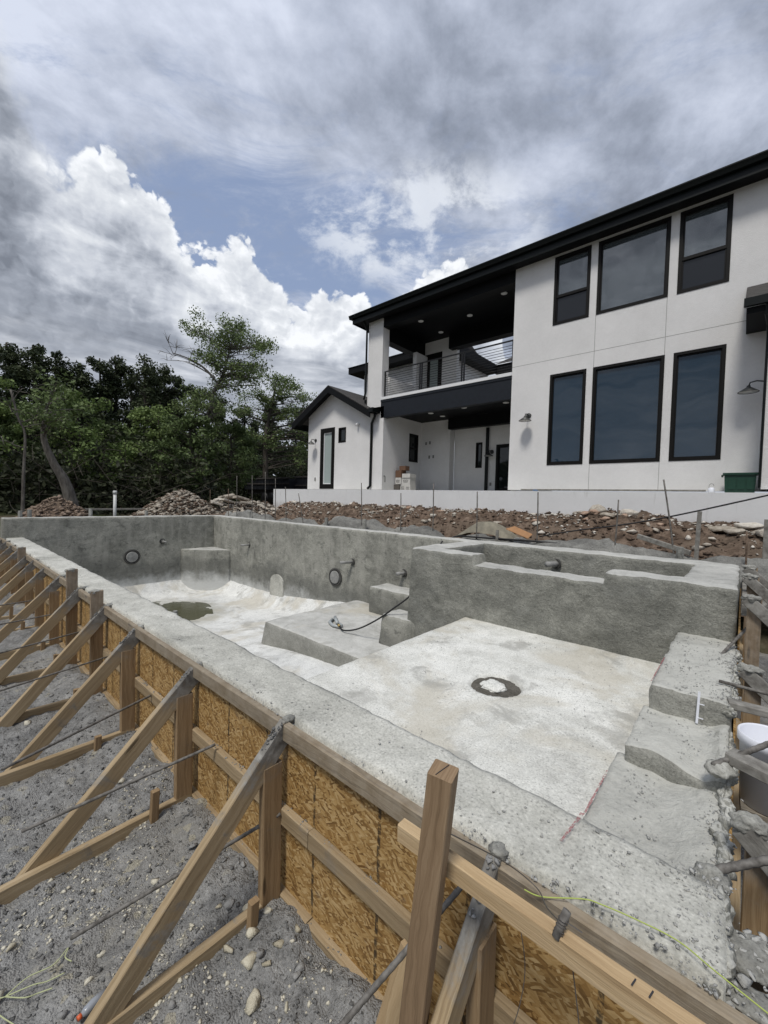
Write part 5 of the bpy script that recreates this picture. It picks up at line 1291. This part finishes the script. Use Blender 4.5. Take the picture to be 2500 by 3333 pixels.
wire('hose_bib', [(-10.28, 11.6, .87), (-10.20, 11.55, .88), (-10.17, 11.55, .84), (-10.17, 11.55, .64)], .014, 'lamp_grey', 'dark bent tap pipe on the porch wall left of the cartons', 'tap')

# ------------------------------------------------------------------ trailers behind the left end
def trailer(x0, x1, y, z0, z1, label):
    t = thing('flatbed_trailer', label, 'trailer', ((x0+x1)/2, y, -1.0), 'dark trailers parked behind the house')
    MB().box(x0, x1, y, y+2.2, z0, z1-.1).build('bed', 'trailer_black', t); MB().box(x0-.05, x1+.05, y-.05, y, z1-.1, z1).build('top_rail', 'trailer_rust', t); MB().box(x0-.05, x1+.05, y-.06, y-.005, z0+.36, z0+.44).build('side_rail', 'trailer_rust', t)
    for k_ in range(int((x1-x0)/.8)+1): MB().box(x0+k_*.8, x0+k_*.8+.07, y-.04, y, z0, z1-.1).build('rib', 'trailer_black', t)
    MB().box(x0, x1, y+.2, y+2.0, z0-.32, z0).build('chassis', 'trailer_rust', t)
    for xx in (x0+.45*(x1-x0), x0+.45*(x1-x0)+.9): MB().lathe((xx, y+.05, z0-.62), [(.40, 0), (.42, .05), (.42, .2), (.40, .24), (.18, .25)], 20, (0, 1, 0)).build('wheel', 'hose_black', t, True)
trailer(-28.0, -22.5, 16, .45, 1.28, 'long dark metal trailer parked left of the gabled bay')
trailer(-22.3, -18.5, 16.4, .35, 1.36, 'second dark trailer half hidden behind the gabled bay')

# ------------------------------------------------------------------ trees
def leaves(Cn, rad, n, size, squash=.75, droop=0.0):
    """leaf quads spread around cluster centres"""
    Cn = np.repeat(Cn, n, axis=0); rad = np.repeat(rad, n)
    d = RNG.normal(size=(len(Cn), 3)); d /= np.linalg.norm(d, axis=1, keepdims=True)
    p = Cn + d*(rad*RNG.random(len(Cn))**.45)[:, None]*np.array([1, 1, squash])
    nn = d*.5 + RNG.normal(size=p.shape)*.6 + np.array([0, 0, .35]); nn /= np.linalg.norm(nn, axis=1, keepdims=True)
    t = np.cross(nn, RNG.normal(size=p.shape)); t /= np.linalg.norm(t, axis=1, keepdims=True); b = np.cross(nn, t)
    s_ = size*RNG.uniform(.6, 1.35, len(p))[:, None]
    V = np.stack([p-t*s_*.5, p+b*s_*.27, p+t*s_*.5, p-b*s_*.27], 1).reshape(-1, 3)
    F = np.arange(len(V)).reshape(-1, 4); return V, F
def at(azd, dist, z=-1.1): a = radians(azd); return (sin(a)*dist, cos(a)*dist, z)
def smooth(pts, n=5):
    pts = [Vector(p) for p in pts]; out = []
    for i in range(len(pts)-1):
        p0, p1, p2, p3 = pts[max(i-1, 0)], pts[i], pts[i+1], pts[min(i+2, len(pts)-1)]
        for k in range(n):
            t = k/n; out.append(.5*((2*p1)+(p2-p0)*t+(2*p0-5*p1+4*p2-p3)*t*t+(3*p1-p0-3*p2+p3)*t**3))
    return out+[pts[-1]]
def crown_tree(name, label, trunk, r0, clumps, leaf, bark, nl, ls, group, flat=.75, seed=0, twigs=3):
    """trunk along given points, a limb to every clump, leaves in the clumps"""
    rnd = random.Random(seed); t = thing(name, label, 'tree', trunk[0], group)
    tp_ = smooth(trunk); n = len(tp_); m_ = MB()
    rs = [max(.03, r0*(1-.8*i/(n-1))*(1.35 if i == 0 else 1)) for i in range(n)]; m_.tube(tp_, rs, 8)
    for cx, cy, cz, cr in clumps:
        c_ = Vector((cx, cy, cz)); best = min(range(n), key=lambda i: (tp_[i]-c_).length + (3 if tp_[i].z > c_.z-.3 else 0))
        q = tp_[best]; L = (c_-q).length; mid = q.lerp(c_, .5)+Vector((rnd.gauss(0, .12), rnd.gauss(0, .12), rnd.gauss(.05, .1)))*L*.6
        rr = max(.02, min(rs[best]*.5, .02*L+.01)); ln = smooth([q, mid, c_], 4); m_.tube(ln, [rr*(1-.75*k/8) for k in range(9)], 5)
        for _ in range(twigs):
            d = Vector((rnd.gauss(0, 1), rnd.gauss(0, 1), rnd.gauss(.3, .8))).normalized()*cr*rnd.uniform(.6, 1.1); st_ = ln[rnd.randrange(4, 9)]
            m_.tube([st_, st_+d*.55+Vector((0, 0, .05)), st_+d], [.014, .009, .004], 4)
    m_.build('trunk', bark, t, True, fix=False)
    if leaf:
        V, F = leaves(np.array([c_[:3] for c_ in clumps]), np.array([c_[3] for c_ in clumps]), nl, ls, flat)
        fast_mesh('crown', V, F, leaf, t)
    return t
def env_clumps(x, y, zb, zt, R, n, rnd, top=.35, cr=(.45, .9)):
    out = []
    for k in range(n):
        t = (k+rnd.random())/n; a = rnd.uniform(0, 2*PI)
        e = R*(1-max(0, t-.45)/.55*(1-top))*(.55+.45*min(1, t/.25))
        q = e*sqrt(rnd.random())
        out.append((x+q*cos(a), y+q*sin(a), zb+(zt-zb)*t-(.4 if t > .9 else 0), rnd.uniform(*cr)*(1-.25*t)))
    return out
# dark junipers of the skyline, tops as they stand against the clouds
J = [(-89, 36, 9.4), (-86.3, 34, 9.3), (-84.2, 36, 9.6), (-82.2, 35, 9.5), (-80.3, 36, 9.5), (-78.2, 37, 8.7), (-76.4, 35, 9.5), (-74.9, 36, 10.1), (-72.0, 35, 10.1), (-69.9, 36, 9.9), (-67.8, 36, 9.0), (-64.0, 38, 8.8), (-60.5, 38, 8.0), (-57.0, 40, 9.4), (-53.0, 40, 9.0)]
J += [(-87.6, 40, 9.6), (-79.2, 41, 9.2), (-73.4, 41, 10.2), (-71.0, 40, 10.0)]; J.sort()
ORD += ['seventeenth', 'eighteenth', 'nineteenth']
for i, (a, d, zt) in enumerate(J):
    zt += .35
    rnd = random.Random(500+i); x, y, z = at(a, d); R_ = rnd.uniform(1.35, 1.8)
    cl = env_clumps(x, y, .3, zt-.3, R_, 34, rnd, .30, (.45, .85))
    for _ in range(2): 
        q = rnd.uniform(0, 6.3); cl += env_clumps(x+1.0*cos(q), y+1.0*sin(q), 2.5, zt-rnd.uniform(.6, 1.8), .8, 12, rnd, .4, (.4, .7))
    crown_tree('juniper_tree', 'dark juniper on the skyline, %s from the left along the wood' % ORD[i], [(x, y, -1.2), (x+.1, y, 2), (x-.1, y+.1, zt*.6), (x, y, zt-.6)], .2, cl, 'juniper_leaf', 'bark', 150, .20, 'dark junipers along the skyline', .9, i, 1)
O = [(-86.5, 25, 5.2, 2.3, 'bright_leaf', 'light green bushy tree at the far left edge'), (-78.6, 25, 4.9, 2.3, 'bright_leaf', 'bright green tree above and right of the leaning trunk'), (-70.6, 26, 4.9, 2.2, 'bright_leaf', 'bright green tree left of the tall oak'), (-83.0, 26, 4.2, 2.0, 'oak_leaf', 'mid green tree behind the slim bare tree'), (-74.8, 28, 4.0, 2.0, 'oak_leaf', 'mid green tree between the two bright green ones'), (-67.2, 24, 4.4, 1.9, 'oak_leaf', 'green tree at the left foot of the tall oak'), (-62.3, 27, 4.6, 2.0, 'oak_leaf', 'green tree at the right foot of the tall oak')]
for i, (a, d, zt, R_, lf, lab) in enumerate(O):
    rnd = random.Random(700+i); x, y, z = at(a, d)
    crown_tree('oak_tree', lab, [(x, y, -1.2), (x+.3, y-.1, .4), (x-.1, y+.2, 2.2), (x+.1, y, zt-.6)], .14, env_clumps(x, y, .5, zt, R_, 46, rnd, .35, (.4, .75)), lf, 'bark', 130, .17, 'green oaks along the edge of the lot', .6, 40+i)
def azc(lst, d, rmin, rmax, seed, k=4):
    rnd = random.Random(seed); out = []
    for a, z in lst:
        for _ in range(k):
            dd = d+rnd.uniform(-1.3, 1.3); x, y, _z = at(a+rnd.gauss(0, .75), dd); out.append((x, y, z*dd/d+rnd.gauss(0, .24)-.1, rnd.uniform(rmin, rmax)))
    return out
TC = [(-66.6, 9.2), (-65.6, 8.8), (-63.6, 9.5), (-62.1, 9.6), (-60.4, 9.2), (-58.8, 8.8), (-57.8, 8.5), (-61.1, 8.4), (-62.9, 8.6), (-64.4, 8.1), (-65.0, 7.7), (-63.8, 7.3), (-62.0, 7.5), (-59.9, 7.6), (-58.7, 7.4), (-61.0, 6.7), (-63.1, 6.2), (-64.8, 5.6), (-66.3, 5.4), (-67.4, 4.9), (-59.6, 6.6), (-65.5, 4.6), (-63.0, 4.9)]
tk = [at(-65.6, 25, -1.2), at(-65.5, 25, 1.2), at(-65.3, 25, 2.9), at(-64.7, 25, 4.7), at(-64.3, 25, 5.7), at(-63.2, 25, 6.8), at(-62.4, 25, 8.2)]
crown_tree('tall_oak', 'tallest oak with a crooked pale trunk and open crown', tk, .23, azc(TC, 25, .34, .68, 3, 6), 'oak_leaf', 'grey_bark', 95, .13, 'green oaks along the edge of the lot', .85, 61, 3)
LC = [(-56.8, 7.4), (-55.4, 7.3), (-53.9, 6.8), (-52.9, 6.5), (-56.3, 6.4), (-58.0, 6.0), (-58.7, 6.4), (-54.8, 5.6), (-57.5, 5.1), (-59.8, 5.3), (-53.3, 5.5), (-51.8, 5.4), (-50.8, 4.2), (-52.5, 4.0), (-55.6, 4.3), (-58.9, 3.9), (-60.6, 3.6), (-57.2, 3.4), (-54.0, 3.0), (-59.8, 2.4), (-52.0, 2.6)]
crown_tree('live_oak', 'spreading oak with dark limbs beside the gabled bay', [at(-57.8, 32, -1.2), at(-57.7, 32, 2.0), at(-57.8, 32, 4.2), at(-57.2, 32, 6.4), at(-56.6, 32, 8.2)], .26, azc([(a, z*32/27) for a, z in LC], 32, .42, .8, 4, 5), 'oak_leaf', 'bark', 110, .16, 'green oaks along the edge of the lot', .8, 62, 3)
ltb = [at(-78.6, 19, -1.1), at(-79.0, 19, -.3), at(-79.6, 19, .4), at(-80.5, 19, 1.0), at(-81.3, 19, 1.9), at(-81.0, 19, 3.0)]
crown_tree('leaning_tree', 'leaning grey trunk behind the brown soil mound', ltb, .24, azc([(-81.5, 3.0), (-80.6, 3.4), (-82.4, 2.7), (-79.8, 2.9)], 19, .4, .7, 5), 'oak_leaf', 'grey_bark', 90, .15, 'green oaks along the edge of the lot', .6, 63)
crown_tree('slim_tree', 'slim pale bare tree with few twigs near the left edge', [at(-83.0, 18, -1.1), at(-82.9, 18, .5), at(-82.8, 18, 1.8), at(-83.3, 18, 2.3), at(-83.9, 18, 3.2)], .055, [at(-81.8, 18, 2.5)+(.5,), at(-84.1, 18, 2.7)+(.5,), at(-80.5, 18.3, 2.6)+(.5,), at(-84.8, 17.8, 1.7)+(.5,), at(-79.9, 18, 2.4)+(.4,), at(-83.2, 18, 3.2)+(.4,)], None, 'grey_bark', 0, 0, 'bare trees at the left', .6, 64, 5)
crown_tree('dead_limb', 'bare pale dead limb reaching left out of the tall oak', [at(-64.2, 24.7, 6.4), at(-65.7, 24.6, 6.95), at(-67.4, 24.5, 7.25), at(-69.0, 24.4, 7.35)], .075, [at(-70.3, 24.3, 7.3)+(.5,), at(-68.6, 24.3, 7.7)+(.6,), at(-69.6, 24.3, 7.9)+(.5,), at(-67.2, 24.2, 6.9)+(.5,), at(-66.6, 24.4, 7.8)+(.6,), at(-69.6, 24.3, 6.9)+(.4,)], None, 'dead_twig', 0, 0, 'bare trees at the left', .6, 65, 7)
# dead brush and understorey, shade put into the dark leaf colour, one uncountable mass
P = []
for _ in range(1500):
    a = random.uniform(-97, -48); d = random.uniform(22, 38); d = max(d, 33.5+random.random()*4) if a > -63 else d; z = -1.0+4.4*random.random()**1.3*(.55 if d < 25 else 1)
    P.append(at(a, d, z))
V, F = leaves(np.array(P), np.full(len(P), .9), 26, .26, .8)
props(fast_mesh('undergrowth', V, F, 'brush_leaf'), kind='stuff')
P = []
for _ in range(1700):
    a = random.uniform(-100, -44); d = random.uniform(46, 58); P.append(at(a, d, -1+7.0*random.random()))
V, F = leaves(np.array(P), np.full(len(P), 1.7), 16, .75, .8)
props(fast_mesh('far_wood', V, F, 'juniper_leaf'), kind='stuff')
P = []
for _ in range(1500):                                   # unseen treeline added behind the viewer to darken window reflections
    a = random.uniform(85, 255); d = random.uniform(70, 84); P.append(at(a, d, -1+9.0*random.random()))
V, F = leaves(np.array(P), np.full(len(P), 3.0), 14, 1.7, .8)
props(fast_mesh('far_wood', V, F, 'juniper_leaf'), kind='stuff')
m_ = MB(); rnd = random.Random(5)
for _ in range(150):
    a = rnd.uniform(-95, -64); d = rnd.uniform(20, 24); p = Vector(at(a, d, rnd.uniform(-1.1, 1.2))); dr_ = Vector((rnd.gauss(0, 1), rnd.gauss(0, 1), rnd.uniform(.1, 1.4))).normalized()
    L = rnd.uniform(.8, 2.6); m_.tube([p, p+dr_*L*.5+Vector((0, 0, rnd.uniform(-.1, .15))), p+dr_*L+Vector((rnd.gauss(0, .15), rnd.gauss(0, .15), rnd.uniform(-.3, .1)))], [.012, .008, .004], 4)
props(m_.build('dead_branches', 'bark', None, False, False), kind='stuff')
